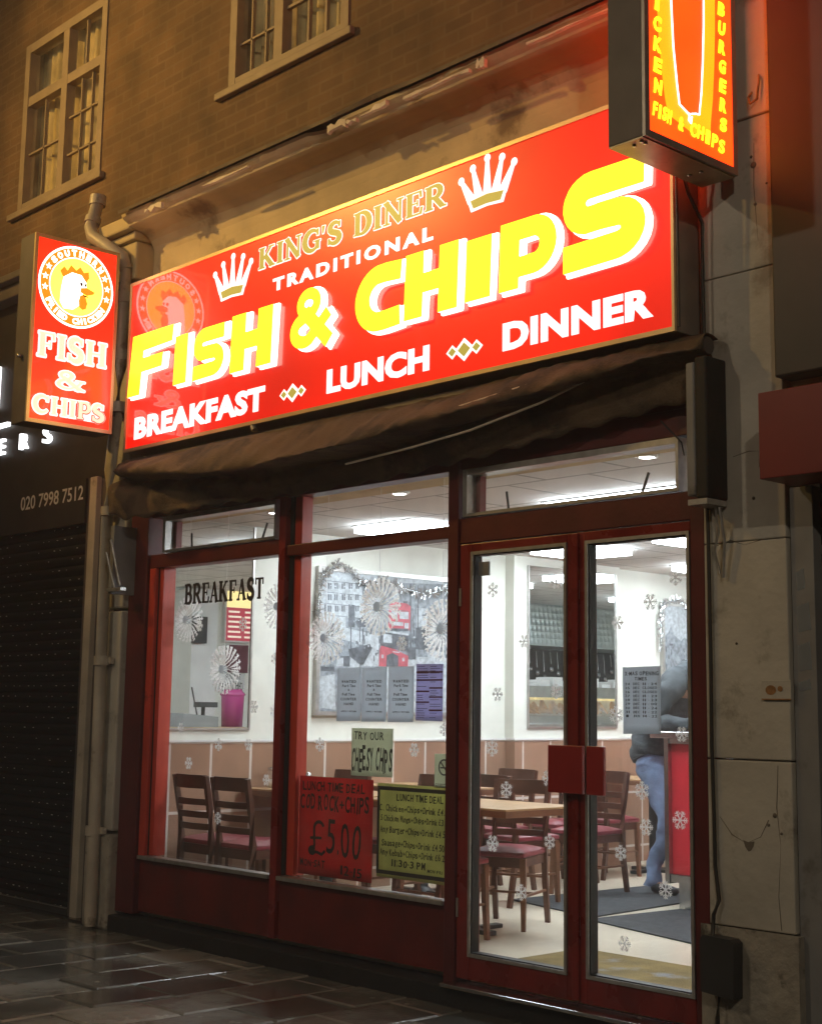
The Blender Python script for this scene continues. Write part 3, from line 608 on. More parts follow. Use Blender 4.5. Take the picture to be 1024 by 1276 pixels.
ck = MB(); ck.poly([(-3.585, .912), (-3.56, .905), (-3.53, .91), (-3.535, .89), (-3.548, .872), (-3.56, .868), (-3.575, .885)], .0, .0515, PF(0)).build('blemish', 'stain', pr)
for (x, z, r_) in ((-3.465, 3.80, .016), (-3.475, 3.84, .008), (-3.46, 3.62, .008), (-3.50, 2.33, .008), (-3.4, 3.7, .006), (-3.43, 1.02, .011), (-3.46, .98, .007), (-3.40, .95, .006), (-3.6, 1.72, .006)):
    ck = MB(); ck.lathe([(0, 0), (r_, .0), (r_ * .8, .004), (0, .005)], (0, 0, 0), 8)
    k = len(ck.v) - 32
    for q in range(k, len(ck.v)): v = ck.v[q]; ck.v[q] = (x + v[0], -.0495 - v[2], z + v[1])
    ck.build('blemish', 'stain', pr)
hk = MB().tube([(-3.455, -.06, 4.13), (-3.46, -.085, 4.10), (-3.44, -.10, 4.06), (-3.415, -.085, 4.08), (-3.405, -.08, 4.17), (-3.42, -.06, 4.2)], .006, 6); hk.build('hook', 'rust', pr)
rb = thing('rusty_bracket', 'small rusty metal bracket plate on the cream pilaster', 'bracket', (-3.4, -.06, 1.52))
bx(-3.475, -3.335, -.058, -.0505, 1.485, 1.565).build('plate', 'pilaster', rb, bevel=.002)
MB().poly(arc(-3.43, 1.525, .026, .02, 0, 330, 10), .0585, .060, PF(0)).poly(arc(-3.385, 1.53, .012, .012, 0, 330, 8), .0585, .061, PF(0)).box(-3.475, -3.335, -.0605, -.0585, 1.485, 1.490).build('rust_patch', 'rust', rb)
# cable and box
cbx = thing('junction_box', 'black plastic cable box low on the cream pilaster', 'cable box', (-3.66, -.08, .4))
MB().poly([(-3.745, .30), (-3.585, .285), (-3.58, .505), (-3.60, .52), (-3.735, .525), (-3.748, .50)], .076, .14, PF(0)).build('casing', 'black', cbx, bevel=.012)
MB().tube([(-3.68, -.1, .3), (-3.685, -.11, .2), (-3.70, -.09, .1), (-3.70, -.08, .01)], .009, 8).build('cable_tail', 'cable', cbx)
ccr = random.Random(2)
pts = [(-3.745, -.22, 3.9), (-3.742, -.15, 3.72), (-3.735, -.06, 3.6)] + [(-3.742 + .028 * (1 - z / 3.6) + ccr.uniform(-.006, .006), -.062, z) for z in [3.4, 3.1, 2.8, 2.5, 2.2, 1.9, 1.6, 1.3, 1.0, .8]] + [(-3.70, -.065, .66), (-3.725, -.07, .6), (-3.71, -.1, .52)]
tag(MB().tube(pts, .0085, 8).build('cable', 'cable'), 'black cable running down the cream pilaster to the cable box', 'cable')
tag(MB().tube([(-3.762, -.21, 3.8), (-3.764, -.2, 3.4), (-3.764, -.2, 3.1)], .006, 8).build('cable', 'cable'), 'short thin cable dropping beside the right edge of the long red sign', 'cable')

# drainpipe
dp = thing('drainpipe', 'old cream drainpipe with hopper bend between the shutter and the red shop', 'drainpipe', (-8.83, -.1, 0))
px_ = -8.66 - .02
MB().tube([(-8.55, -.15, .02), (-8.56, -.15, 1.0), (-8.58, -.15, 2.7), (-8.56, -.155, 3.0), (-8.485, -.17, 3.35), (-8.46, -.17, 3.7), (-8.455, -.17, 4.38)], .04, 14).build('downpipe', 'pipe', dp)
MB().tube([(-8.455, -.17, 4.38), (-8.47, -.19, 4.47), (-8.62, -.25, 4.58), (-8.75, -.27, 4.66), (-8.80, -.26, 4.74), (-8.82, -.2, 4.95)], .045, 14).build('bend', 'pipe', dp)
for z in (.62, 1.72, 2.72): MB().tube([(-8.565, -.15, z - .03), (-8.565, -.15, z + .03)], .052, 14).box(-8.645, -8.485, -.13, -.1, z - .02, z + .02).build('pipe_clip', 'pipe', dp)
for z in (3.42, 3.78, 4.18): MB().tube([(-8.475 + (z - 3.4) * .02, -.17, z - .035), (-8.475 + (z - 3.4) * .02, -.17, z + .035)], .053, 14).build('collar', 'pipe', dp)
MB().tube([(-8.805, -.25, 4.77), (-8.81, -.235, 4.82)], .056, 14).build('collar', 'pipe', dp); MB().tube([(-8.818, -.205, 4.92), (-8.82, -.2, 4.99)], .058, 14).build('collar', 'pipe', dp)

# ================================================================== SHOPFRONT
sf = thing('shopfront', 'dark red timber shop front with big windows and glass double doors', 'shop front', (-6.1, 0, 0))
Y0, Y1 = -.03, .09
# posts
bx(-8.43, -8.22, -.05, Y1, .12, 3.0).build('post', 'dark_wood', sf, bevel=.006)
MB().box(-8.21, -8.14, Y0, Y1, .463, 2.319).build('post', 'red_lit', sf, bevel=.004)
MB().box(-8.13, -8.085, 0, Y1, .49, 2.32).build('glazing_stop', 'red_lit', sf)
bx(-8.14, -8.131, -.004, Y1, .49, 2.32).build('glazing_stop', 'gasket', sf)
bx(-6.815, -6.755, Y0 - .008, Y1, .14, 2.66).build('post', 'red_wood', sf, bevel=.004)
bx(-6.755, -6.725, -.0, Y1, .49, 2.66).build('glazing_stop', 'gasket', sf)
bx(-6.725, -6.66, .012, Y1, .49, 2.655).build('glazing_stop', 'red_lit', sf, bevel=.003)
bx(-5.375, -5.30, Y0 - .012, Y1 + .01, .05, 2.70).build('post', 'dark_wood', sf, bevel=.005)
bx(-3.84, -3.765, Y0 - .012, Y1 + .01, .05, 2.70).build('post', 'dark_wood', sf, bevel=.005)
# rails
bx(-8.22, -6.83, Y0 + .004, Y1 - .004, 2.32, 2.41).build('rail', 'dark_wood', sf, bevel=.005)
bx(-6.755, -5.375, Y0 + .004, Y1 - .004, 2.305, 2.368).build('rail', 'dark_wood', sf, bevel=.005)
bx(-5.30, -3.84, Y0 + .002, Y1 - .003, 2.27, 2.40).build('rail', 'dark_wood', sf, bevel=.005)
bx(-8.22, -3.765, Y0 + .006, Y1 - .002, 2.655, 2.78).build('rail', 'dark_wood', sf, bevel=.005)
bx(-8.43, -3.70, -.02, .0, 2.78, 3.08).build('fascia_board', 'dark_wood', sf)
# stall riser and sill
bx(-8.21, -6.82, -.012, Y1, .14, .462).build('stall_riser', 'riser_red', sf)
bx(-6.75, -5.38, -.012, Y1, .14, .462).build('stall_riser', 'riser_red', sf)
bx(-8.20, -6.825, -.045, .03, .463, .487).build('sill', 'alu', sf, bevel=.004)
bx(-6.745, -5.385, -.045, .03, .463, .487).build('sill', 'alu', sf, bevel=.004)
MB().box(-8.43, -3.765, -.10, Y1, -.01, .10).build('plinth', 'plinth', sf, bevel=.01)
bx(-5.30, -3.76, -.14, .0, .1005, .118).build('threshold', 'steel', sf, bevel=.004)
# panes
bx(-8.085, -6.815, .030, .036, .487, 2.32).build('window_pane', 'glass', sf)
bx(-6.66, -5.375, .030, .036, .487, 2.305).build('window_pane', 'glass', sf)
bx(-6.66, -5.375, .030, .036, 2.368, 2.655).build('window_pane', 'glass', sf)
bx(-6.66, -5.375, .0, .029, 2.368, 2.374).build('bead', 'alu', sf)
# opening fanlights
def fan(x0, x1, z0, z1):
    t = .03
    f = MB().box(x0, x0 + t, Y0 - .01, .05, z0, z1).box(x1 - t * .5, x1, Y0 - .01, .05, z0, z1).box(x0 + t, x1 - t * .5, Y0 - .008, .05, z1 - t, z1).box(x0 + t, x1 - t * .5, Y0 - .008, .05, z0, z0 + .016).build('fanlight', 'alu', sf)
    bx(x0 + t, x1 - t * .5, .02, .026, z0 + .016, z1 - t).build('pane', 'glass', f)
    for u in (.18, .8):
        x = x0 + (x1 - x0) * u
        MB().tube([(x, .045, z0 + .02), (x - .03 + .06 * (u > .5), .06, z0 + .12)], .007, 6).build('stay', 'black', f)
    MB().box(x0 + t, x0 + t + .03, .027, .07, z0 + .016, z1 - t).build('reveal', 'red_wood', f)
fan(-8.06, -6.85, 2.415, 2.65); fan(-5.27, -3.90, 2.405, 2.65)
# doors
def door(x0, x1, gx0, gx1, z0, z1, gz0, gz1, hx0, hx1):
    d = MB().box(x0, gx0 - .022, Y0, .05, z0, z1).box(gx1 + .022, x1, Y0, .05, z0, z1).box(gx0 - .022, gx1 + .022, Y0 + .001, .049, z0, gz0 - .022).box(gx0 - .022, gx1 + .022, Y0 + .001, .049, gz1 + .022, z1).build('door', 'red_wood', sf, bevel=.004)
    bx(gx0, gx1, .008, .014, gz0, gz1).build('pane', 'glass', d)
    MB().box(gx0 - .022, gx0 - .006, Y0 - .008, .02, gz0 - .022, gz1 + .022).box(gx1 + .006, gx1 + .022, Y0 - .008, .02, gz0 - .022, gz1 + .022).box(gx0 - .006, gx1 + .006, Y0 - .007, .02, gz0 - .022, gz0 - .006).box(gx0 - .006, gx1 + .006, Y0 - .007, .02, gz1 + .006, gz1 + .022).build('bead', 'alu', d)
    MB().box(gx0 - .006, gx0, Y0 + .002, .021, gz0, gz1).box(gx1, gx1 + .006, Y0 + .002, .021, gz0, gz1).box(gx0 - .006, gx1 + .006, Y0 + .003, .021, gz0 - .006, gz0).box(gx0 - .006, gx1 + .006, Y0 + .003, .021, gz1, gz1 + .006).build('seal', 'gasket', d)
    bx(hx0, hx1, -.085, -.065, 1.055, 1.272).build('handle', M['plate_red'], d, bevel=.003)
    MB().box((hx0 + hx1) / 2 - .02, (hx0 + hx1) / 2 + .02, -.065, Y0, 1.10, 1.22).build('handle_bracket', 'dark_wood', d)
    MB().lathe([(0, 0), (.014, 0), (.012, .008), (0, .009)], (0, 0, 0), 12).build('lock', 'steel', d).location = ((hx0 + hx1) / 2 + 6.1, Y0 - .0, .98)
    for zz in (.42, 1.95): bx(x0 + .002, x0 + .014, Y0 - .006, Y0 + .001, zz, zz + .09).build('hinge', 'alu', d)
    return d
M['plate_red'] = mat('red_push_plate', (.28, .02, .018), .3, var=.1)
d1 = door(-5.295, -4.515, -5.19, -4.59, .13, 2.265, .262, 2.20, -4.64, -4.43)
d2 = door(-4.505, -3.845, -4.43, -3.872, .13, 2.265, .262, 2.20, -4.405, -4.305)
bx(-4.53, -4.49, -.045, -.031, .14, 2.26).build('astragal', 'red_wood', d1, bevel=.003)
bx(-5.185, -5.115, -.005, .007, 2.10, 2.17).build('glass_clamp', 'grey', d1)

# ================================================================== AWNING
aw = thing('awning', 'faded brown canvas awning folded up below the long red sign', 'awning', (-6.1, -.2, 2.6))
XS = [-8.36, -8.15, -7.8, -7.2, -6.5, -5.8, -5.1, -4.4, -3.9, -3.62]
def lerp(v, x): return float(np.interp(x, XS, v))
C = [([-.06] * 10, [3.05] * 10),
     ([-.17, -.20, -.22, -.22, -.22, -.2, -.18, -.16, -.15, -.14], [3.02, 3.02, 3.015, 3.0, 3.0, 3.01, 3.03, 3.05, 3.06, 3.06]),
     ([-.24, -.33, -.40, -.43, -.43, -.42, -.36, -.30, -.24, -.2], [2.97, 2.94, 2.89, 2.83, 2.80, 2.815, 2.87, 2.94, 2.985, 3.0]),
     ([-.23, -.31, -.37, -.40, -.40, -.38, -.32, -.26, -.21, -.17], [2.94, 2.90, 2.85, 2.79, 2.76, 2.785, 2.845, 2.92, 2.965, 2.985]),
     ([-.16, -.20, -.2, -.2, -.2, -.18, -.16, -.13, -.12, -.11], [2.93, 2.88, 2.84, 2.80, 2.78, 2.80, 2.86, 2.92, 2.95, 2.97]),
     ([-.26, -.27, -.27, -.25, -.22, -.19, -.17, -.14, -.12, -.11], [2.84, 2.80, 2.765, 2.735, 2.73, 2.745, 2.79, 2.85, 2.89, 2.91]),
     ([-.27, -.27, -.26, -.22, -.18, -.15, -.13, -.11, -.10, -.09], [2.70, 2.65, 2.645, 2.66, 2.66, 2.67, 2.71, 2.77, 2.81, 2.84])]
NXa, sub = 220, 5; rows = []
ar_ = random.Random(11)
ph = [ar_.uniform(0, 6) for _ in range(8)]
for i in range(NXa + 1):
    x = -8.36 + (4.70) * i / NXa; cs = [(lerp(a, x), lerp(b, x)) for a, b in C]; row = []
    for k in range(len(cs) - 1):
        for s_ in range(sub):
            u = s_ / sub; p0 = cs[max(0, k - 1)]; p1 = cs[k]; p2 = cs[k + 1]; p3 = cs[min(len(cs) - 1, k + 2)]
            q = [.5 * (2 * p1[d] + (p2[d] - p0[d]) * u + (2 * p0[d] - 5 * p1[d] + 4 * p2[d] - p3[d]) * u * u + (-p0[d] + 3 * p1[d] - 3 * p2[d] + p3[d]) * u ** 3) for d in (0, 1)]
            t = (k + u); w_ = .008 * math.sin(x * 2.3 + t * 2.2 + ph[0]) + .006 * math.sin(x * 5.1 - t * 3.1 + ph[1]) + .004 * math.sin(x * 13 + t * 4 + ph[2]); w_ += .0028 * math.sin(x * 34 + t * 5 + ph[3]) * math.sin(x * 3.1 + ph[4]) + .002 * math.sin(x * 61 - t * 7); w_ *= min(1, t)
            if x < -8.0: w_ += .012 * math.sin(x * 40 + t * 2) * (-8.0 - x) / .4
            row.append((x, q[0] - w_, q[1] + w_ * .8))
    y, z = cs[-1]
    row.append((x, y, z)); sc = .5 + .5 * math.cos(x * 2 * math.pi / .24); row.append((x, y + .004, z - .018 - .022 * sc))
    rows.append(row)
a_ = MB().grid(rows).build('canvas', 'canvas', aw); sd = a_.modifiers.new('Solid', 'SOLIDIFY'); sd.thickness = .004
MB().box(-3.735, -3.69, -.20, -.14, 2.345, 2.93).build('arm', 'grey', aw, bevel=.008)
MB().box(-3.688, -3.625, -.20, -.052, 2.33, 2.95).build('end_bracket', 'plinth', aw, bevel=.01)
MB().box(-3.73, -3.63, -.20, -.06, 2.305, 2.329).tube([(-3.66, -.1, 2.3), (-3.66, -.08, 2.2), (-3.69, -.07, 2.12), (-3.67, -.06, 2.02)], .006, 6).tube([(-3.64, -.1, 2.3), (-3.63, -.08, 2.15), (-3.65, -.07, 2.0)], .008, 6).build('arm_foot', 'alu', aw)
MB().tube([(-3.95, -.1, 2.72), (-3.88, -.04, 2.62), (-3.87, -.035, 2.56)], .004, 6).build('loose_wire', 'cable', aw)
MB().box(-8.40, -8.36, -.22, -.05, 2.15, 2.60).build('bracket', 'grey', aw)
MB().tube([(-8.33, -.26, 2.50), (-8.26, -.22, 2.20)], .010, 6).tube([(-8.38, -.26, 2.42), (-8.33, -.22, 2.19)], .008, 6).box(-8.40, -8.22, -.24, -.2, 2.165, 2.185).build('arm', 'alu', aw)
MB().tube([(-8.40, -.13, 3.01), (-3.66, -.13, 3.01)], .04, 10).build('roller', 'sign_dark', aw)
# pale ropes and torn seams under the fold
MB().tube([(-5.9, -.30, 2.72), (-5.4, -.285, 2.75), (-5.0, -.26, 2.79), (-4.55, -.23, 2.87), (-4.25, -.19, 2.96)], .006, 6).tube([(-5.6, -.37, 2.845), (-5.1, -.34, 2.89), (-4.6, -.29, 2.95), (-4.35, -.24, 2.98)], .005, 6).build('cord', 'chip', aw)

# ================================================================== MAIN SIGN
SY = -.2
ms = thing('illuminated_sign', 'long glowing red shop sign with raised yellow fish and chips letters', 'sign', (-6.06, -.1, 3.08))
bx(-8.325, -3.79, -.188, -.012, 3.085, 4.24).build('casing', 'sign_case', ms, bevel=.006)
fp = bx(-8.30, -3.80, SY, -.189, 3.105, 4.222).build('sign_face', 'e_red', ms)
MB().box(-8.325, -3.785, SY - .006, -.1885, 4.222, 4.243).box(-8.325, -3.785, SY - .006, -.1885, 3.083, 3.105).box(-8.325, -8.30, SY - .005, -.1885, 3.105, 4.222).box(-3.80, -3.785, SY - .005, -.1885, 3.105, 4.222).build('trim', 'brass', ms)
T = PF(SY)
def bigletter(ch, x0, x1, z0, z1):
    A, Cc = heavy(ch); lo = trace(A, Cc, 0, .012, .003); q = MB(); sh = .03 * (z1 - z0) / .36
    put(q, loops_geo(lo), T, x0 - .01, x1 - .01, z0, z1, .010, .042, 0, 1, shear=.012)
    q.build('letter', ['e_yellow', 'e_side'], ms)
    A2 = MB(); lo2 = trace(A, Cc, .022, .014, .004); e = .022 * (x1 - x0) / 1.0
    put(A2, loops_geo(lo2), T, x0 - .012 - e * .7, x1 - .01 + e * 1.0, z0 - .012, z1 + .012, .0005, .010, 0, shear=.02)
    A2.build('letter_backing', 'e_side', ms)
for ch_, x0, x1, z0, z1 in (('F', -8.232, -7.715, 3.437, 3.845), ('I', -7.69, -7.545, 3.437, 3.755), ('S', -7.475, -7.145, 3.43, 3.752), ('H', -7.075, -6.665, 3.415, 3.768), ('&', -6.49, -6.10, 3.425, 3.795),
                            ('C', -5.915, -5.54, 3.43, 3.80), ('H', -5.512, -5.11, 3.445, 3.80), ('I', -5.055, -4.875, 3.455, 3.775), ('P', -4.815, -4.44, 3.455, 3.80), ('S', -4.40, -3.905, 3.46, 3.925)): bigletter(ch_, x0, x1, z0, z1)
def sword(s, x0, x1, z0, z1, m1, m2, grow=.036, T=T, parent=ms, base=.0005, slope=0):
    a = MB(); g0 = word_geo(s, 'serif', 0); g1 = word_geo(s, 'serif', grow)
    e = grow * (z1 - z0)
    put(a, g1, T, x0 - e, x1 + e, z0 - e, z1 + e, base, base + .003, slope=slope); o = a.build('lettering', m2, parent)
    b = MB(); put(b, g0, T, x0, x1, z0, z1, base + .003, base + .005, slope=slope); b.build('lettering', m1, parent)
sword("KING'S", -6.875, -6.095, 4.018, 4.165, 'e_gold', 'e_white', slope=.0)
sword('DINER', -5.99, -5.245, 4.018, 4.165, 'e_gold', 'e_white', slope=.0)
def fword(s, x0, x1, z0, z1, m, parent, T=T, bold=.0, h=.003, sp=1.0, name='lettering', slope=0, shear=0):
    a = MB(); put(a, text_geo(s, bold, sp), T, x0, x1, z0, z1, .0005, h, slope=slope, shear=shear); return a.build(name, m, parent)
fword('TRADITIONAL', -6.73, -5.345, 3.862, 3.942, 'e_white', ms, bold=.045, sp=1.35)
def heavyword(s, x0, x1, z0, z1):
    fword(s, x0, x1, z0, z1, 'e_white', ms, bold=.05, sp=1.06, shear=0)
heavyword('BREAKFAST', -8.20, -6.775, 3.155, 3.305); heavyword('LUNCH', -6.20, -5.362, 3.163, 3.302); heavyword('DINNER', -4.835, -3.903, 3.172, 3.312)
def dia(cx, cz, w_, h):
    a = MB(); b = MB()
    for u, s_ in ((-.30, .62), (.30, .62), (0, 1)):
        for m_, k, h1 in ((a, 1, .002 + .001 * (s_ == 1)), (b, .62, .004 + .001 * (s_ == 1))):
            m_.poly([(cx + u * w_ - .25 * w_ * s_ * k, cz), (cx + u * w_, cz - .5 * h * s_ * k), (cx + u * w_ + .25 * w_ * s_ * k, cz), (cx + u * w_, cz + .5 * h * s_ * k)], .0005, h1, T)
    a.build('diamond_ornament', 'e_white', ms); b.build('diamond_ornament', 'e_gold', ms)
dia(-6.51, 3.218, .27, .11); dia(-5.104, 3.229, .29, .12)
def crown(x0, z0, w_, h):
    base = [(x0 + w_ * .22, z0), (x0 + w_ * .5, z0 + h * .03), (x0 + w_ * .78, z0), (x0 + w_ * .84, z0 + h * .24), (x0 + w_ * .5, z0 + h * .30), (x0 + w_ * .16, z0 + h * .24)]
    P = [base]; 
    for u, tx, tz in ((.22, .03, .68), (.36, .24, .86), (.5, .5, .97), (.64, .76, .88), (.78, .97, .70)):
        bxp = x0 + w_ * u; tp = (x0 + w_ * tx, z0 + h * tz); P.append(st([(bxp, z0 + h * .22), tp], w_ * .13, w_ * .035)); P.append(arc(tp[0], tp[1], w_ * .045, w_ * .045, 0, 330, 11))
    lo = trace([[(a, b) for a, b in q] for q in P], (), .004, .004, .0008)
    a = MB(); gm = loops_geo(lo); put(a, gm, T, min(v[0] for v in gm[0]), max(v[0] for v in gm[0]), min(v[1] for v in gm[0]), max(v[1] for v in gm[0]), .0005, .003); a.build('crown', 'e_white', ms)
    cx, cz = x0 + w_ * .5, z0 + h * .14
    MB().poly([(cx + (x - cx) * .86, cz + (z - cz) * .70) for x, z in base], .003, .0042, T).build('crown_band', 'e_gold', ms)
crown(-7.345, 3.912, .40, .27); crown(-5.15, 3.945, .40, .265)
MB().tube([(-6.9, -.19, 3.075), (-6.88, -.19, 3.05)], .02, 6).build('drain_stub', 'sign_case', ms)

# ================================================================== SMALL PROJECTING SIGN
SX = -8.62
ss = thing('projecting_sign', 'small upright red lightbox with a rooster badge beside the drainpipe', 'sign', (SX - .1, -.45, 3.26))
bx(SX - .20, SX - .012, -.765, -.125, 3.26, 4.545).build('casing', 'sign_dark', ss, bevel=.004)
bx(SX - .0118, SX, -.742, -.148, 3.285, 4.52).build('sign_face', 'e_red2', ss)
MB().box(SX - .0118, SX + .006, -.765, -.742, 3.26, 4.545).box(SX - .0118, SX + .006, -.148, -.125, 3.26, 4.545).box(SX - .0118, SX + .005, -.742, -.148, 3.26, 3.285).box(SX - .0118, SX + .005, -.742, -.148, 4.52, 4.545).build('trim', 'brass', ss)
for z in (3.4, 4.3): MB().box(SX - .15, SX - .06, -.125, .06, z, z + .06).build('bracket', 'black', ss)
MB().lathe([(0, 0), (.018, 0), (.018, .02), (0, .025)], (SX - .1, -.78, 3.70), 8).build('bolt', 'alu', ss)
bx(SX - .2085, SX - .2005, -.742, -.148, 3.285, 4.52).build('sign_face', 'e_red2', ss)
T2 = PX(SX); bc = (-.446, 4.23)
def disc(r, h0, h1, m, sx=1.0): MB().poly(arc(bc[0], bc[1], r * sx, r, 0, 354, 59), h0, h1, T2).build('badge', m, ss)
disc(.283, .0005, .002, 'e_white2'); disc(.268, .002, .003, 'e_amber'); disc(.205, .003, .004, 'e_white2'); disc(.198, .004, .005, 'e_sun')
tx = MB()
def ringtext(s, r, a0, a1, hh, flipd=False):
    for k, c_ in enumerate(s):
        if c_ == ' ': continue
        a = a0 + (a1 - a0) * k / (len(s) - 1); an = R(a)
        cxp, czp = bc[0] + r * math.cos(an), bc[1] + r * math.sin(an)
        rotm = Matrix.Rotation(an - math.pi / 2 + (math.pi if flipd else 0), 4, 'Z')
        wd = hh * (.35 if c_ == 'I' else .86)
        put(tx, text_geo(c_, .06), T2 @ Matrix.Translation((cxp, czp, 0)) @ rotm, -wd / 2, wd / 2, -hh / 2, hh / 2, .003, .0045)
ringtext('SOUTHERN', .236, 138, 42, .045); ringtext('FRIED CHICKEN', .236, 213, 327, .043, True)
def star(cx, cz, r): return [(cx + (r if k % 2 == 0 else r * .42) * math.sin(k * math.pi / 5), cz + (r if k % 2 == 0 else r * .42) * math.cos(k * math.pi / 5)) for k in range(10)]
for a in (154, 172, 190, 26, 8, -10): tx.poly(star(bc[0] + .236 * math.cos(R(a)), bc[1] + .236 * math.sin(R(a)), .026), .003, .0045, T2)
tx.build('lettering', 'e_white2', ss)
def rp(pts, h0, h1, m, nm='rooster'): MB().poly([(bc[0] + a, bc[1] + b) for a, b in pts], h0, h1, T2).build(nm, m, ss)
rp([(-.10, .06), (-.04, .10), (.03, .095), (.07, .05), (.075, 0), (.05, -.035), (.035, -.07), (.03, -.12), (-.02, -.16), (-.09, -.165), (-.12, -.12), (-.115, -.03)], .005, .007, 'e_white2')
rp([(-.105, .05), (-.13, .09), (-.10, .125), (-.075, .10), (-.05, .145), (-.01, .115), (.02, .145), (.05, .11), (.085, .125), (.09, .08), (.07, .045), (.03, .09), (-.04, .095)], .005, .0075, M['e_rooster'] if 'e_rooster' in M else 'e_amber')
rp([(.03, .0), (.075, .01), (.135, -.01), (.13, -.025), (.08, -.045), (.03, -.03)], .007, .0085, 'e_amber')
rp([(.03, -.05), (.065, -.045), (.085, -.10), (.075, -.14), (.05, -.15), (.025, -.135), (.02, -.09)], .007, .0085, 'e_amber')
rp([(.022, .035), (.04, .04), (.045, .02), (.03, .012)], .007, .0088, 'ink'); rp([(.055, .035), (.07, .035), (.07, .018), (.06, .014)], .007, .0088, 'ink')
rp([(.045, -.042), (.09, -.05), (.085, -.058), (.05, -.052)], .0085, .0092, 'ink')
def sw2(s, y0, y1, z0, z1): sword(s, y0, y1, z0, z1, 'e_gold2', 'e_white', .06, T2, ss)
sw2('FISH', -.705, -.195, 3.70, 3.885); sw2('&', -.56, -.345, 3.515, 3.64); sw2('CHIPS', -.722, -.185, 3.322, 3.455)

ss.location = (-8.498, -.571, 3.213); ss.scale = (.9745, .9745, .9745)
# ================================================================== BIG PROJECTING SIGN
BX = -3.49
bs = thing('projecting_sign', 'tall glowing orange kebab lightbox hanging above the right end of the long sign', 'sign', (BX - .1, -.45, 3.74))
bx(BX - .19, BX - .012, -.775, -.135, 3.735, 5.6).build('casing', 'sign_dark', bs, bevel=.004)
MB().box(BX - .188, BX - .012, -.773, -.137, 3.729, 3.7345).build('underside', 'under', bs)
bx(BX - .0118, BX, -.745, -.165, 3.765, 5.57).build('sign_face', 'e_orange', bs)
MB().box(BX - .0118, BX + .004, -.775, -.745, 3.733, 5.6).box(BX - .0118, BX + .004, -.165, -.135, 3.733, 5.6).box(BX - .0118, BX + .003, -.745, -.165, 3.733, 3.765).box(BX - .0118, BX + .003, -.745, -.165, 5.57, 5.6).build('trim', 'sign_case', bs)
bx(BX - .1985, BX - .1905, -.745, -.165, 3.765, 5.57).build('sign_face', 'e_orange', bs)
for (x, y) in ((-.04, -.72), (-.09, -.73), (-.13, -.3), (-.07, -.3), (-.04, -.745)): MB().lathe([(0, .0), (.009, 0), (.008, .006), (0, .007)], (BX + x, y, 3.7225), 8).build('screw', 'alu', bs)
T3 = PX(BX)
ky = lambda a: -.752 + (a - 330) / 510 * .575
kz = [(-.060 * 0, 0)]
Lk = [(-.600, 5.3), (-.60, 4.6), (-.592, 4.35), (-.582, 4.18), (-.560, 4.02), (-.545, 3.935), (-.50, 3.918), (-.475, 3.908)]
Rk = [(-.368, 5.3), (-.362, 4.6), (-.368, 4.35), (-.378, 4.18), (-.392, 4.03), (-.408, 3.93), (-.43, 3.928), (-.462, 3.918)]
glow = [(a - .095 * min(1, 1), b) for a, b in Lk[:-2]] + [(-.62, 3.87), (-.46, 3.835), (-.33, 3.86)] + [(a + .085, b) for a, b in Rk[:-2]][::-1]
MB().poly(glow, .0003, .0010, T3).build('glow_panel', 'e_orange2', bs)
MB().poly(Lk + Rk[::-1], .001, .0018, T3).build('kebab_shape', 'e_orange', bs)
kb = MB()
kb.tube([tuple(T3 @ Vector((a, b, .003))) for a, b in Lk], .0038, 6); kb.tube([tuple(T3 @ Vector((a, b, .003))) for a, b in Rk], .0038, 6)
kb.tube([tuple(T3 @ Vector((a, b, .003))) for a, b in [(-.478, 3.915), (-.482, 3.885), (-.468, 3.875), (-.462, 3.905)]], .0048, 6)
kb.build('kebab_outline', 'e_neon', bs)
vt = MB()
for k, c_ in enumerate('CHICKEN'): 
    z = 3.935 + (6 - k) * .0915; put(vt, text_geo(c_, .045), T3, -.716 + (.012 if c_ == 'I' else 0), -.666 - (.012 if c_ == 'I' else 0), z, z + .066, .002, .0035, shear=.008)
for k, c_ in enumerate('BURGERS'):
    z = 3.905 + (6 - k) * .0885; put(vt, text_geo(c_, .045), T3, -.262, -.215, z, z + .063, .002, .0035, shear=.008)
rz_ = random.Random(4)
for s_, y0, y1 in (('FISH', -.725, -.60), ('&', -.555, -.515), ('CHIPS', -.475, -.225)):
    wc = (y1 - y0) / len(s_)
    for k, c_ in enumerate(s_):
        y = y0 + wc * k; z = 3.838 - (y + .725) * .07 + rz_.uniform(-.006, .006); put(vt, text_geo(c_, .03), T3, y + (.006 if c_ == 'I' else 0), y + wc * .82 - (.006 if c_ == 'I' else 0), z, z + .062, .002, .0035, shear=.01)
vt.build('lettering', 'e_lemon', bs)

# ================================================================== NEIGHBOURS
M['nb_dark'] = mat('black_fascia', (.022, .019, .017), .5, var=.3, spec=.3)
nb = thing('shutter_shop', 'closed black shop front with lowered roller shutter left of the drainpipe', 'shop front', (-10.5, 0, 0))
MB().box(-13.5, -8.80, .0, .3, 3.02, 4.74).box(-13.5, -9.11, -.02, .0, 2.70, 3.02).build('fascia', M['nb_dark'], nb)
MB().box(-13.5, -8.77, -.12, .149, 4.55, 4.66).box(-13.5, -8.77, -.18, .149, 4.661, 4.72).build('fascia_moulding', 'sign_dark', nb, bevel=.01)
MB().box(-9.05, -8.96, -.02, .1, .0, 3.02).build('guide_rail', 'pipe', nb, bevel=.004)
MB().box(-9.11, -9.05, -.0, .1, .0, 3.02).box(-8.96, -8.72, .02, .1, 0, 3.02).build('frame', 'sign_dark', nb)
sl = MB(); rows = []; z = .02
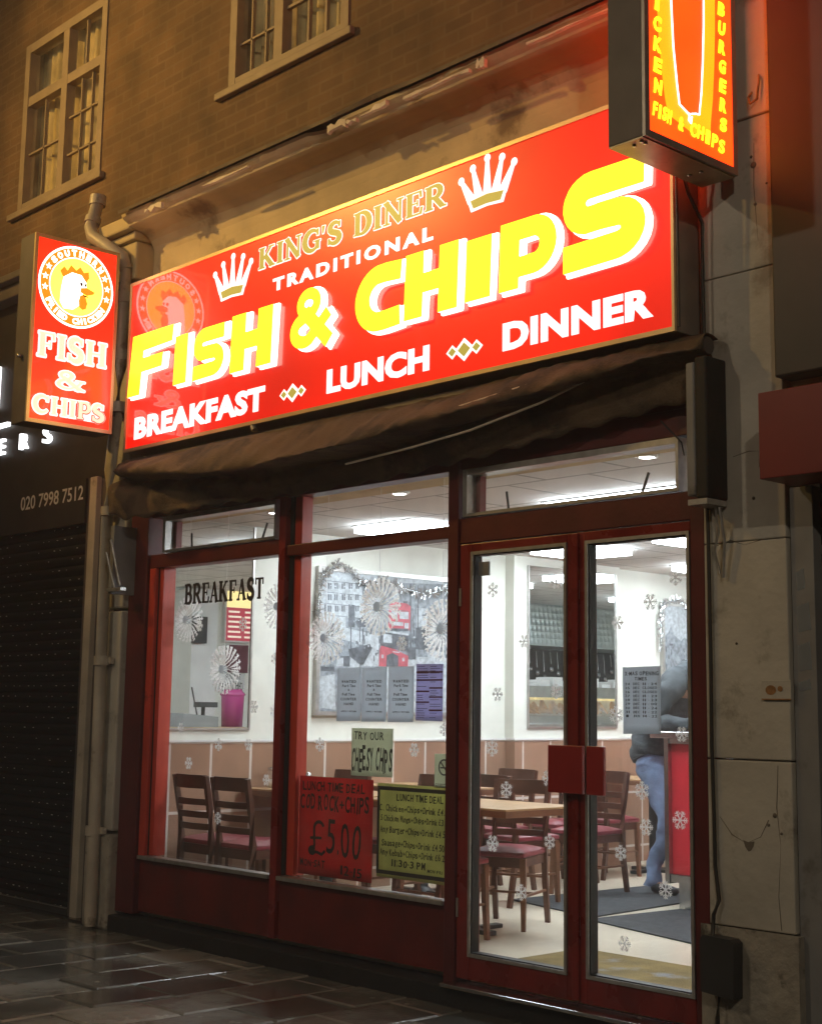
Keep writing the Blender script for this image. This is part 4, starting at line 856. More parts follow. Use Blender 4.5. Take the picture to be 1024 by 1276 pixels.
while z < 2.70:
    rows += [[(-13.5, .055, z), (-9.1, .055, z)], [(-13.5, .03, z + .012), (-9.1, .03, z + .012)], [(-13.5, .022, z + .035), (-9.1, .022, z + .035)], [(-13.5, .03, z + .058), (-9.1, .03, z + .058)], [(-13.5, .055, z + .069), (-9.1, .055, z + .069)]]; z += .075
sl.grid(rows); sh_ = sl.build('roller_shutter', 'shutter', nb)
sp_ = MB(); z = .02; r_ = 0; q_ = random.Random(8)
while z < 2.68:
    for k in range(30):
        x = -9.22 - k * .11 - (r_ % 2) * .055
        if q_.random() < .6: wv = q_.uniform(.003, .011); x += q_.uniform(-.02, .02); sp_.box(x - wv, x + wv, .0195, .0215, z + .040, z + .0425 + q_.uniform(0, .002))
    z += .075; r_ += 1
sp_.build('glint_dash', 'shutter_glint', nb)  # dashes painted as glints of street light on the punched slats
MB().box(-13.5, -9.12, .0, .05, .01, .06).build('bottom_bar', 'black', nb)
MB().box(-13.5, -9.12, -.001, .0, .055, .06).build('bar_edge', 'alu', nb)
fword('020 7998 7512', -10.06, -9.14, 2.87, 2.975, M['flake'], nb, T=PF(-.02), bold=.01, h=.002)
vis = MB()
vis.box(-10.595, -10.545, -.03, .0, 3.74, 4.07).box(-11.2, -10.34, -.03, .0, 3.565, 3.595)
vis.build('lit_bar', 'e_cold', nb)
a = MB()
for c_, x in (('E', -10.50), ('R', -10.13), ('S', -9.77)):
    put(a, text_geo(c_, .01), PF(0), x, x + .11, 3.35, 3.47, .0, .03)
a.build('lettering', 'e_cold', nb)
tag(bx(-13.5, -8.8, -.06, .02, .0, .012).build('threshold', 'joint'), 'dark step under the roller shutter', 'step')

rn = thing('red_fascia', 'plain dark red fascia box of the neighbouring shop right of the pilaster', 'fascia', (-2.4, -.2, 2.36))
bx(-3.30, -.9, -.30, -.051, 2.36, 2.715).build('board', 'red_board', rn, bevel=.004)
MB().lathe([(0, 0), (.006, 0), (0, .004)], (0, 0, 0), 8).build('screw', 'alu', rn).location = (-3.285 + 2.4, -.302 + .2, 2.69 - 2.36)
rn2 = thing('dark_panel', 'tall dark panel above the red fascia at the right edge', 'panel', (-2.4, -.1, 2.8))
MB().box(-3.338, -.9, -.12, .0, 2.815, 6.5).build('panel', 'panel_black', rn2, bevel=.01)
rs = thing('side_shutter', 'dark closed shutter with a grey metal frame under the red fascia', 'shutter', (-3, 0, 0))
MB().box(-3.338, -3.23, -.03, .05, 0, 2.36).build('frame', 'grey', rs, bevel=.003)
rows = []; z = .0
while z < 2.4: rows += [[(-3.23, .06, z), (-.9, .06, z)], [(-3.23, .03, z + .02), (-.9, .03, z + .02)], [(-3.23, .03, z + .055), (-.9, .03, z + .055)]]; z += .075
MB().grid(rows, smooth=False).build('curtain', 'shutter', rs)
pp = MB()
for z0, z1, w_ in ((1.93, 2.02, .03), (1.76, 1.88, .05), (1.60, 1.72, .05), (1.52, 1.57, .045)): pp.poly([(-3.31, z0), (-3.31 + w_ * 1.2, z0 + .01), (-3.31 + w_, z1), (-3.315, z1 - .015)], .03, .0315, PF(0))
pp.build('paper_scrap', 'paper', rs)
bx(-3.2, -.9, .3, .5, 0, 6.5).build('wall', 'black', rs)
# ================================================================== ADDED LAMPS (unseen posts put in to light facade and pavement)
def lamp(x, y, h, P, label, col, aim=None, spread=60):
    t = thing('added_lamp', label, 'street lamp', (x, y, 0))
    MB().tube([(x, y, 0), (x, y, 1.2), (x, y, h - .3), (x, y + .15, h), (x, y + .9, h + .15)], [.09, .07, .05, .045, .035], 12).build('post', 'grey', t)
    MB().box(x - .14, x + .14, y + .8, y + 1.4, h + .12, h + .22).build('lamp_head', 'grey', t, bevel=.02)
    bx(x - .1, x + .1, y + .86, y + 1.34, h + .105, h + .119).build('lens', 'e_lamp', t)
    if aim: L = bpy.data.lights.new('added_flood', 'SPOT'); L.spot_size = R(spread); L.spot_blend = 1.0
    else: L = bpy.data.lights.new('added_light', 'POINT')
    L.energy = P; L.color = col; L.shadow_soft_size = .12
    lo = bpy.data.objects.new('added_light', L); COL.objects.link(lo); lo.location = (x, y + 1.1, h + .05)
    if aim: lo.rotation_euler = (Vector(aim) - lo.location).to_track_quat('-Z', 'Y').to_euler()
lamp(-12.0, -6.2, 7.5, 2150, 'amber floodlight post at the kerb left of the shop, aimed at the upper storey', (1, .58, .14), (-8.3, 0, 5.9), 66)  # amber street light shaped as an added flood, keeping the lower front dark
lamp(-7.2, -8.6, 6.9, 380, 'pale street lamp at the kerb opposite the shop', (1, .84, .62))
lamp(3.2, -8.2, 6.6, 620, 'pale street lamp at the kerb right of the camera', (1, .86, .66))

# ================================================================== ON THE GLASS
hr = random.Random(21)
def hand(mb, T, s, x0, x1, z0, z1, jit=.1, bold=.0, drop=0):
    wts = [.62 if c == '1' else .45 if c in "Iil.,'-:" else (.5 if c == ' ' else 1) for c in s]; tot = sum(wts); x = x0; sc = (x1 - x0) / tot; H = z1 - z0
    for c, wt in zip(s, wts):
        wd = wt * sc
        if c != ' ':
            g_ = text_geo(c, bold); hh = H
            lo_ = z0 + hr.uniform(-jit, jit) * H + drop * (x - x0) / (x1 - x0)
            if c in '-': lo_ += H * .42; hh = H * .12
            elif c in '.,': hh = H * .16
            elif c in 'acemnorsuvwxz': hh = H * .7
            elif c in 'gpqy': lo_ -= H * .2; hh = H * .9
            elif c == '+': lo_ += .2 * H; hh = H * .5
            na, nb_ = (.38, .62) if c in ':.,' else (.25, .72) if c in '1Iil' else (.08, .88)
            put(mb, g_, T, x + wd * na, x + wd * nb_, lo_, lo_ + hh * (1 + hr.uniform(-jit, jit)), .0006, .0014, shear=hr.uniform(-.06, .12) * H)
        x += wd
PY = .044
def poster(name, label, cat, m, x0, x1, z0, z1, lines, ink='ink', curl=.0, group=None, extra=None):
    o = thing(name, label, cat, ((x0 + x1) / 2, PY, z0), group)
    jx = [hr.uniform(-.004, .004) for _ in range(8)]
    n = 8; rows = []
    for j in range(n + 1):
        v = j / n; rows.append([(x0 + (x1 - x0) * i / n + jx[0] * (1 - v), PY + curl * math.sin(i * 1.3 + j * .7) * .5, z0 + (z1 - z0) * v + jx[1] * i / n) for i in range(n + 1)])
    p = MB().grid(rows).build('sheet', m, o); sd = p.modifiers.new('Solid', 'SOLIDIFY'); sd.thickness = .0012; sd.offset = 0
    T_ = PF(PY - .0012 - curl * .5); mb = MB()
    for (s, a, b, c, d, *bb) in lines: hand(mb, T_, s, x0 + (x1 - x0) * a, x0 + (x1 - x0) * b, z0 + (z1 - z0) * c, z0 + (z1 - z0) * d, *(bb or [.06, .01]))
    if extra: extra(mb, T_)
    mb.build('lettering', ink, o); return o
def pound(mb, T_, x, z, w_, h, t):
    for lp in trace([st(arc(.55, .78, .22, .2, 20, 180, 10) + [(.34, .5), (.36, .3), (.22, .1)], .1), st(arc(.25, .14, .14, .1, 20, 340, 12) + [(.5, .1), (.7, .05), (.85, .16)], .09), st([(.15, .5), (.68, .52)], .08)], (), 0, .02):
        put(mb, loops_geo([lp]), T_, x, x + w_, z, z + h, .0006, .0014); break
poster('poster', 'red card sign offering cod rock and chips for five pounds', 'poster', 'card_red', -6.655, -6.02, .505, 1.046,
       [('LUNCH TIME DEAL', .04, .90, .855, .95, .05, .02), ('COD,ROCK+CHIPS', .01, .96, .66, .82, .06, .02), ('5.00', .38, .86, .22, .55, .05, .0), ('MON-SAT', .03, .38, .085, .16, .08, .02), ('12-15', .58, .88, .04, .13, .08, .01)],
       extra=lambda mb, T_: pound(mb, T_, -6.655 + .635 * .14, .505 + .541 * .2, .635 * .24, .541 * .36, 0))
yp = poster('poster', 'yellow card menu of lunch time deals with a black border', 'poster', 'card_yellow', -5.985, -5.40, .548, 1.035,
       [('LUNCH TIME DEAL', .26, .88, .825, .90, .04, .02), ('C.. Chicken+Chips+Drink £4.50', .03, .97, .705, .775, .05, .01), ('5 Chicken Wings+Chips+Drink £3.90', .05, .96, .60, .665, .05, .01), ('Any Burger+Chips+Drink £4.50', .05, .94, .475, .545, .05, .01),
        ('Sausage+Chips+Drink £4.50', .07, .90, .335, .405, .05, .01), ('Any Kebab+Chips+Drink £6.20', .05, .94, .235, .305, .05, .01), ('11:30-3 PM', .20, .66, .125, .20, .04, .02), ('MON-FRI', .68, .88, .105, .14, .05, .02)])
MB().box(-5.982, -5.403, PY - .003, PY - .0015, .565, .585).box(-5.982, -5.403, PY - .003, PY - .0015, 1.0, 1.02).box(-5.982, -5.965, PY - .0032, PY - .0015, .585, 1.0).box(-5.418, -5.403, PY - .0032, PY - .0015, .585, 1.0).build('border', 'ink', yp)
poster('poster', 'cream handwritten try our cheesy chips sheet in the middle of the window', 'poster', 'paper_cheese', -6.21, -5.868, 1.065, 1.322, [('TRY OUR', .05, .80, .76, .93, .05, .01), ('CHEESY CHIPS', .0, 1.0, .10, .60, .06, .015)])
pn = MB()
ns = poster('no_smoking_sign', 'small no smoking notice at the right edge of the middle window', 'notice', 'paper_cheese', -5.543, -5.403, 1.03, 1.202, [('It is against the law', .08, .95, .10, .14, .02, .01), ('to smoke here', .08, .95, .04, .08, .02, .01)])
q = MB(); cxn, czn = -5.47, 1.135
for k in range(28):
    a0, a1 = 360 * k / 28, 360 * (k + 1) / 28
    q.poly([(cxn + .042 * math.cos(R(a0)), czn + .042 * math.sin(R(a0))), (cxn + .042 * math.cos(R(a1)), czn + .042 * math.sin(R(a1))), (cxn + .034 * math.cos(R(a1)), czn + .034 * math.sin(R(a1))), (cxn + .034 * math.cos(R(a0)), czn + .034 * math.sin(R(a0)))], .0015, .003, PF(PY))
q.poly(st([(cxn - .026, czn + .026), (cxn + .026, czn - .026)], .007), .0015, .0031, PF(PY)); q.poly(rc(cxn - .028, cxn + .016, czn - .006, czn + .002), .0015, .0028, PF(PY)); q.poly(rc(cxn + .018, cxn + .026, czn - .006, czn + .002), .0015, .0028, PF(PY))
q.build('symbol', 'ink_grey', ns)
WL = [('WANTED', .18, .82, .72, .77, .02, .03), ('Part Time', .22, .78, .64, .69, .02, .02), ('&', .46, .54, .57, .61, .0, .02), ('Full Time', .22, .76, .48, .53, .02, .02), ('COUNTER', .16, .84, .39, .44, .02, .02), ('HAND', .3, .72, .30, .35, .02, .02), ('APPLY WITHIN', .18, .84, .17, .20, .02, .02)]
for k, (x0, lab) in enumerate(((-6.343, 'grey staff wanted notice, first of three, nearest the hanging fan at left'), (-6.13, 'grey staff wanted notice, middle one of three, with a cut lower corner'), (-5.912, 'grey staff wanted notice, third of three, next to the lilac menu sheet'))):
    poster('notice', lab, 'notice', 'paper', x0, x0 + .203, 1.358, 1.65, WL, group='staff wanted notices on the window')
lm = poster('menu_sheet', 'lilac printed menu sheet with dark red bands beside the wanted notices', 'menu', 'paper_blue', -5.692, -5.487, 1.37, 1.665, [])
q = MB()
for j, (a, b, c) in enumerate(((0, 1, .84), (0, 1, .70), (.5, 1, .56), (0, .5, .50), (.5, 1, .40), (0, .5, .31), (.5, 1, .17))): q.poly(rc(-5.69 + .2 * a, -5.69 + .2 * b, 1.37 + .295 * c, 1.37 + .295 * c + .008), .001, .002, PF(PY))
q.build('band', 'maroon', lm)
q = MB()
for j in range(24):
    z = 1.385 + j * .0115
    for a in (.04, .53):
        if hr.random() < .75: q.poly(rc(-5.69 + .2 * a, -5.69 + .2 * (a + hr.uniform(.2, .42)), z, z + .0028), .001, .0016, PF(PY))
q.build('small_print', 'ink_grey', lm)
XL = [('X-MAS OPENING', .06, .97, .875, .935, .05, .02), ('TIMES', .32, .66, .80, .85, .05, .02)]
for k, (a, b, c) in enumerate((('24', 'DEC', '11 - 24'), ('25', 'DEC', 'CLOSED'), ('26', 'DEC', 'CLOSED'), ('27', 'DEC', '11 - 23'), ('28', 'DEC', '11 - 23'), ('29', 'DEC', '11 - 00'), ('30', 'DEC', '11 - 24'), ('31', 'DEC', '11 - 22'), ('1', 'JAN', '14 - 22'))):
    z = .73 - k * .06; XL += [(a, .06, .20, z, z + .038, .05, .01), (b, .28, .46, z, z + .038, .05, .02), (c, .53, .92, z, z + .038, .05, .02)]
PY0 = PY; PY = .022
poster('notice', 'grey handwritten christmas opening times sheet on the right door', 'notice', 'paper', -4.275, -4.06, 1.33, 1.63, XL, curl=.002)
PY = PY0
wt = MB(); gB = word_geo('BREAKFAST', 'serif', .012)
put(wt, gB, PF(.029), -7.880, -7.040, 2.064, 2.210, .0, .0008, slope=-.0)
tag(wt.build('window_lettering', 'ink'), 'dark serif word breakfast across the top of the left window', 'lettering')

# snowflake stickers
def flake_mesh(mb, T, r, kind):
    for k in range(6):
        a = k * 60 + 30 * (kind == 1)
        ca, sa = math.cos(R(a)), math.sin(R(a)); P = lambda u, v: (u * ca - v * sa, u * sa + v * ca)
        h = .0006 + .0001 * k; w_ = r * .075
        mb.poly([P(r * .05, -w_), P(r, -w_ * .8), P(r, w_ * .8), P(r * .05, w_)], .0, h, T)
        for s_, u, L in ((1, .42, .32), (1, .68, .26), (-1, .42, .32), (-1, .68, .26)):
            mb.poly([P(r * u, 0), P(r * (u + .10), 0), P(r * (u + L * .8 + .08), s_ * r * L), P(r * (u + L * .8 - .04), s_ * r * L)], .0, h + .0007 + .0001 * (u > .5), T)
    for k in range(6):
        a = k * 60; 
    mb.poly(arc(0, 0, r * .2, r * .2, 0, 300, 5), .0, .0022, T)
flk = []
for kind in (0, 1):
    f = MB(); flake_mesh(f, PF(0), .038, kind); o = f.build('snowflake_sticker', 'flake'); flk.append(o)
FL = [('left window', .029, [(225.7, 907, 'over the steel counter edge'), (272.6, 927.7, 'just under the mirror ledge'), (310, 927.7, 'on the dado edge below the mirror corner'), (342.5, 820.7, 'on the bare cream wall left of the mullion'), (316.8, 880.8, 'low beside the mirror edge'), (342, 886, 'low beside the mullion'), (249, 780, 'beside the leftmost paper fan'), (303, 778, 'over the red menu board'), (235.4, 951, 'above the leftmost chair back'), (271.7, 1019.6, 'between the two chair backs'), (332, 972, 'over the sauce bottles')]),
      ('middle window', .029, [(398.7, 927.5, 'left of the cheesy chips sheet'), (516, 934.5, 'right of the cheesy chips sheet'), (553.4, 909, 'below the lilac menu sheet'), (500.7, 802, 'on the front of the red bus picture')]),
      ('left door', .007, [(614, 735, 'high on the pale wall'), (620, 865, 'in the middle of the pale wall'), (613, 932, 'on the tiles at left'), (693, 724, 'high over the mirror'), (693, 861.6, 'over the food display'), (653, 799, 'on the edge of the mirror'), (630.7, 984, 'over the far chair post'), (682.5, 970, 'beside the push plate'), (684.6, 1049, 'on the red seat at right'), (613.7, 1051, 'on the red seat at left'), (649.4, 1112, 'on the chair leg')]),
      ('right door', .007, [(769, 776, 'left of the small framed picture'), (767.5, 891, 'left of the opening times sheet'), (810, 750, 'at the corner of the framed picture'), (841.6, 719.5, 'near the ceiling'), (849, 915, 'on the counter top'), (799.7, 985, 'on the black table column'), (805, 1030.7, 'above the chair leg'), (773, 1062.7, 'between the chair legs'), (847, 1022, 'on the red counter panel'), (829, 1109, 'on the shoe'), (778, 1176, 'low on the cream floor')])]
ii = 0
for pane, y, L in FL:
    for px, py, where in L:
        src = flk[ii % 2]; o = src if ii < 2 else src.copy()
        if ii >= 2: COL.objects.link(o)
        P = atY(px, py, y); o.location = (P.x, y - .0005, P.z); s_ = .9 + .25 * ((ii * 37) % 10) / 10; o.scale = (s_, 1, s_)
        tag(o, 'white snowflake sticker on the ' + pane + ', ' + where, 'sticker', 'snowflake stickers on the glass'); ii += 1

# tissue fans hanging behind the glass
def fan_deco(x, z, y, r, label):
    t = thing('paper_fan', label, 'decoration', (x, y, z), 'white tissue paper fans hanging in the window')
    f = MB(); n = 44; rr_ = random.Random(int(x * 100))
    def P(a, u, d): return (x + u * r * math.cos(a), y - d * r, z + u * r * math.sin(a))
    for lay, (ra, rb_, off, wd, ro) in enumerate(((.16, .60, .16, .30, 0), (.30, 1.0, -.06, .34, .25))):
        for k in range(n):
            da = 2 * math.pi / n; a = da * (k + ro) + rr_.uniform(-.015, .015); rb2 = rb_ * (1 + rr_.uniform(-.07, .04)); zz = off + (.05 if k % 2 else -.05)
            f.add([P(a, ra, zz), P(a + da * wd, (ra + rb2) * .5, zz), P(a + da * wd * .5, rb2, zz + .02), P(a - da * wd * .5, rb2, zz - .02), P(a - da * wd, (ra + rb2) * .5, zz)], [(0, 1, 2, 3, 4)])
            if lay:
                for s_ in (-1, 1):
                    for u0 in (.72, .9): f.add([P(a, rb2 * u0 - .04, zz), P(a + s_ * da * .62, rb2 * u0 + .05, zz + .03), P(a + s_ * da * .50, rb2 * u0 + .11, zz + .03), P(a, rb2 * u0 + .04, zz)], [(0, 1, 2, 3)])
    f.build('petals', 'fan', t)
    MB().poly(arc(0, 0, r * .17, r * .17, 0, 345, 23), -.01, .02, PF(y, x, z)).build('centre', 'paper', t)
    MB().tube([(x, y, z + r), (x, y, 2.69)], .0012, 5).build('thread', 'flake', t)
fan_deco(-7.99, 1.985, .13, .150, 'white paper fan hanging leftmost in the left window')
fan_deco(-7.565, 1.66, .13, .155, 'white paper fan hanging lowest, over the pink tub in the left window')
fan_deco(-7.02, 2.03, .13, .145, 'white paper fan at the right edge of the left window')
fan_deco(-6.565, 1.828, .13, .155, 'white paper fan at the left edge of the mural in the middle window')
fan_deco(-6.10, 1.99, .13, .165, 'white paper fan hanging highest in the middle window')
fan_deco(-5.585, 1.85, .13, .165, 'white paper fan at the right edge of the middle window')

# ================================================================== INTERIOR
def panel(x0, y0, label, lx=.6):
    t = thing('ceiling_light', label, 'ceiling light', (x0 + lx / 2, y0 + .3, 2.67), 'square ceiling light panels')
    bx(x0 + .02, x0 + lx - .02, y0 + .02, y0 + .58, 2.638, 2.6885).build('diffuser', 'e_panel', t)
    MB().box(x0, x0 + lx, y0, y0 + .02, 2.682, 2.6899).box(x0, x0 + lx, y0 + .58, y0 + .6, 2.682, 2.6899).box(x0, x0 + .02, y0 + .02, y0 + .58, 2.683, 2.6899).box(x0 + lx - .02, x0 + lx, y0 + .02, y0 + .58, 2.683, 2.6899).build('frame', 'white', t)
gx = lambda k: -5.334 + .6 * k
panel(gx(-4), 1.28, 'glowing ceiling panel above the mural, nearest the front window'); panel(gx(-1) + 0, 1.28, 'glowing ceiling panel just behind the fanlight over the doors', 1.2)
panel(gx(-4), 3.08, 'glowing ceiling panel over the tables seen through the left door'); panel(gx(-2), 3.08, 'glowing ceiling panel above the red counter end')
panel(gx(-4), 4.88, 'small far glowing ceiling panel above the framed town picture'); panel(gx(-2), 4.88, 'far glowing ceiling panel over the service counter'); panel(gx(-4), 7.28, 'farthest glowing ceiling panel by the back wall'); panel(gx(-2), 7.28, 'far back glowing ceiling panel over the hood')
for x, y, lab in ((-6.28, .43, 'round downlight glowing above the middle window'), (-4.44, .42, 'round downlight glowing above the glass doors'), (-7.52, .46, 'round downlight glowing above the left fanlight')):
    t = thing('downlight', lab, 'ceiling light', (x, y, 2.68), 'round ceiling downlights')
    MB().lathe([(.0, 0), (.04, 0), (.035, .008), (0, .01)], (x, y, 2.676), 20).build('lamp', 'e_down', t)
    MB().lathe([(.042, .0), (.06, .004), (.062, .0135), (.041, .0135), (.042, 0)], (x, y, 2.676), 24).build('rim', 'white', t)

# mirrors on the long wall
def mirror(x, y0, y1, z0, z1, label):
    t = thing('wall_mirror', label, 'mirror', (x, (y0 + y1) / 2, z0))
    bx(x + .001, x + .008, y0 + .015, y1 - .015, z0, z1).build('glass', 'mirror', t)
    MB().box(x + .001, x + .016, y0, y0 + .015, z0 - .015, z1).box(x + .001, x + .016, y1 - .015, y1, z0 - .015, z1).box(x + .001, x + .015, y0 + .015, y1 - .015, z0 - .015, z0).build('frame', 'alu', t)
mirror(XW, .12, .875, 1.285, 2.685, 'large frameless wall mirror seen through the left window reflecting the counter')
mirror(-8.2, 3.585, 4.72, 1.30, 2.62, 'tall wall mirror seen through the doors reflecting the steel hood')

# mural: framed grey street picture with a red bus
mu = thing('framed_picture', 'large framed grey street picture with a red double decker bus', 'picture', (XW, 2.2, 1.4))
TM = PX(XW + .03, 0, 0)
Y0m, Y1m, Z0m, Z1m = 1.46, 3.02, 1.405, 2.425
bx(XW + .001, XW + .029, Y0m, Y1m, Z0m, Z1m).build('print', 'piclight', mu)
MB().box(XW + .001, XW + .04, Y0m - .03, Y0m, Z0m - .03, Z1m + .03).box(XW + .001, XW + .04, Y1m, Y1m + .03, Z0m - .03, Z1m + .03).box(XW + .001, XW + .039, Y0m, Y1m, Z0m - .03, Z0m).box(XW + .001, XW + .039, Y0m, Y1m, Z1m, Z1m + .03).build('frame', 'alu', mu)
q_ = random.Random(6)
mlay = [0]
def pxm(a, b): P = atX(360 + a / 4.655, 680 + b / 4.655, XW + .03); return (min(Y1m, max(Y0m, P.y)), min(Z1m, max(Z0m, P.z)))
def pic(shapes, m, nm='picture_shape'):
    q = MB(); mlay[0] += 1; b_ = .0001 + .0006 * mlay[0]
    for k, s_ in enumerate(shapes): q.poly([pxm(a, b) for a, b in s_], b_ - .0006, b_ + .00045 * k / max(1, len(shapes)), TM)
    q.build(nm, m, mu)
R4 = lambda x0, y0, x1, y1, sk=0: [(x0, y0), (x1, y0 + sk), (x1, y1 + sk), (x0, y1)]
# buildings, sky and street as tonal areas
pic([R4(330, 200, 600, 640, 25), R4(600, 215, 960, 640, 10), [(185, 560), (520, 520), (520, 960), (185, 960)]], 'picmid')
pic([[(195, 165), (420, 190), (430, 420), (210, 420)], [(600, 225), (640, 228), (640, 300), (600, 300)], [(215, 400), (300, 410), (300, 430), (215, 425)], [(240, 420), (300, 430), (300, 520), (270, 520), (265, 450), (240, 450)], [(180, 760), (265, 745), (270, 950), (180, 940)], [(430, 700), (480, 590), (520, 590), (520, 700)], [(360, 640), (410, 690), (400, 720), (345, 720)], [(300, 470), (520, 520), (520, 600), (300, 540)], [(740, 360), (800, 365), (800, 470), (740, 470)]], 'piclight')
dk = []
for i in range(5):
    for j in range(3):
        x, y = 225 + i * 40 + q_.uniform(-3, 3), 215 + j * 66; dk.append(R4(x, y, x + 9, y + 34, 2)); dk.append(R4(x + 13, y, x + 20, y + 34, 2))
for j in range(4): dk.append(R4(205, 200 + j * 66, 420, 203 + j * 66, 22))
dk += [R4(345, 340, 382, 470, 4), R4(355, 470, 362, 620), [(385, 440), (440, 400), (445, 470), (400, 475)], R4(408, 470, 413, 590), R4(425, 480, 431, 580), [(345, 600), (470, 570), (480, 600), (430, 690), (410, 690), (350, 640)], R4(240, 450, 262, 500), R4(280, 450, 296, 500), R4(735, 475, 800, 600, 5), R4(700, 220, 708, 640), R4(745, 230, 750, 600), R4(690, 590, 735, 660), R4(300, 640, 352, 700), R4(185, 700, 262, 726, 4), R4(205, 340, 215, 400)]
for k in range(60): x, y = q_.uniform(200, 930), q_.uniform(480, 640); dk.append(R4(x, y, x + q_.uniform(4, 10), y + q_.uniform(10, 34)))
for k in range(26): x, y = q_.uniform(620, 940), q_.uniform(240, 460); dk.append(R4(x, y, x + q_.uniform(4, 26), y + q_.uniform(6, 22)))
pic(dk, 'picdark')
lt = []
for k in range(70): x, y = q_.uniform(200, 930), q_.uniform(430, 690); lt.append(R4(x, y, x + q_.uniform(3, 9), y + q_.uniform(5, 16)))
for k in range(40): x, y = q_.uniform(200, 430), q_.uniform(190, 410); lt.append(R4(x, y, x + q_.uniform(3, 12), y + q_.uniform(3, 10)))
lt += [R4(275, 650, 315, 700), [(190, 790), (235, 770), (215, 830), (225, 900), (190, 935)], [(800, 620), (850, 610), (900, 620), (905, 720), (880, 640), (840, 650), (810, 690)]]
pic(lt, 'piclight')
pic([[(580, 345), (600, 326), (680, 335), (705, 352), (700, 490), (575, 490)], [(525, 600), (535, 580), (600, 595), (690, 640), (688, 700), (520, 700)]], 'picred', 'picture_bus')
pic([[(530, 502), (695, 520), (692, 610), (600, 598), (528, 578)], [(565, 635), (600, 622), (632, 640), (632, 700), (562, 700)], R4(592, 478, 690, 492, 4), R4(598, 372, 690, 376, 6)], 'picdark')
pic([R4(592, 378, 628, 420, 3), R4(640, 382, 692, 424, 3), R4(600, 440, 660, 462, 4), [(530, 487), (690, 510), (690, 522), (530, 498)], R4(545, 512, 595, 560, 5), R4(534, 632, 547, 652), R4(655, 650, 668, 670), R4(582, 428, 590, 452), R4(600, 612, 640, 618, 4), R4(668, 448, 692, 480)], 'piclight')
lay = [0]
p2 = thing('framed_picture', 'framed misty town picture hanging beyond the doors near the counter', 'picture', (XW, 6, 1.5))
bx(XW + .001, XW + .029, 5.50, 7.0, 1.42, 2.40).build('print', 'piclight', p2)
MB().box(XW + .001, XW + .04, 5.47, 5.5, 1.39, 2.43).box(XW + .001, XW + .04, 7.0, 7.03, 1.39, 2.43).box(XW + .001, XW + .039, 5.5, 7.0, 1.39, 1.42).box(XW + .001, XW + .039, 5.5, 7.0, 2.40, 2.43).build('frame', 'alu', p2)
q = MB(); sky_ = [(5.5, 1.8), (5.5, 2.12), (5.56, 2.15), (5.60, 2.22), (5.64, 2.14), (5.75, 2.08), (5.8, 2.12), (5.95, 2.06), (6.1, 2.15), (6.3, 2.05), (6.6, 2.1), (7.0, 2.0), (7.0, 1.8)]
q.poly(sky_, .0001, .001, PX(XW + .03)); q.build('picture_shape', 'picmid', p2)
q = MB()
for k in range(90): y_, z_ = q_.uniform(5.5, 6.9), 1.45 + q_.random() ** 1.5 * .6; q.poly(rc(y_, y_ + q_.uniform(.01, .06), z_, z_ + q_.uniform(.01, .05)), .001, .0016 + k * .00001, PX(XW + .03))
q.build('picture_shape', 'picdark', p2)

# tinsel garlands
def tinsel(path, label, r=.05, dens=420):
    q = MB(); pts = [Vector(p) for p in path]; L = [0]
    for a, b in zip(pts, pts[1:]): L.append(L[-1] + (b - a).length)
    rg = random.Random(int(path[0][1] * 1000))
    for k in range(int(dens * L[-1])):
        d = rg.random() * L[-1]; i = max(j for j in range(len(L) - 1) if L[j] <= d); u = (d - L[i]) / max(1e-6, L[i + 1] - L[i]); c = pts[i].lerp(pts[i + 1], u)
        v = Vector((rg.gauss(0, 1), rg.gauss(0, 1), rg.gauss(0, 1))).normalized(); w_ = v.orthogonal().normalized() * .0035; e = c + v * r * rg.uniform(.5, 1.1)
        if e.x < path[0][0] - .03: e.x = path[0][0] - .03 + .06 * rg.random()
        q.add([c - w_, c + w_, e + w_, e - w_], [(0, 1, 2, 3)])
    q.tube(path, .006, 5)
    return tag(q.build('tinsel_garland', 'tinsel'), label, 'tinsel')
X0 = XW + .055
tinsel([(X0, 1.43, 1.98), (X0, 1.42, 2.2), (X0, 1.45, 2.38), (X0, 1.6, 2.49), (X0, 1.72, 2.44), (X0, 1.88, 2.34), (X0, 2.05, 2.40), (X0, 2.25, 2.34), (X0, 2.5, 2.31), (X0, 2.75, 2.38), (X0, 3.0, 2.46), (X0, 3.05, 2.2)], 'silver tinsel draped over the top of the bus picture', .05)
tinsel([(X0, 5.42, 2.0), (X0, 5.42, 2.25), (X0, 5.46, 2.42), (X0, 5.7, 2.46), (X0, 6.0, 2.36), (X0, 6.4, 2.46), (X0, 7.0, 2.4)], 'silver tinsel draped over the misty town picture', .05)

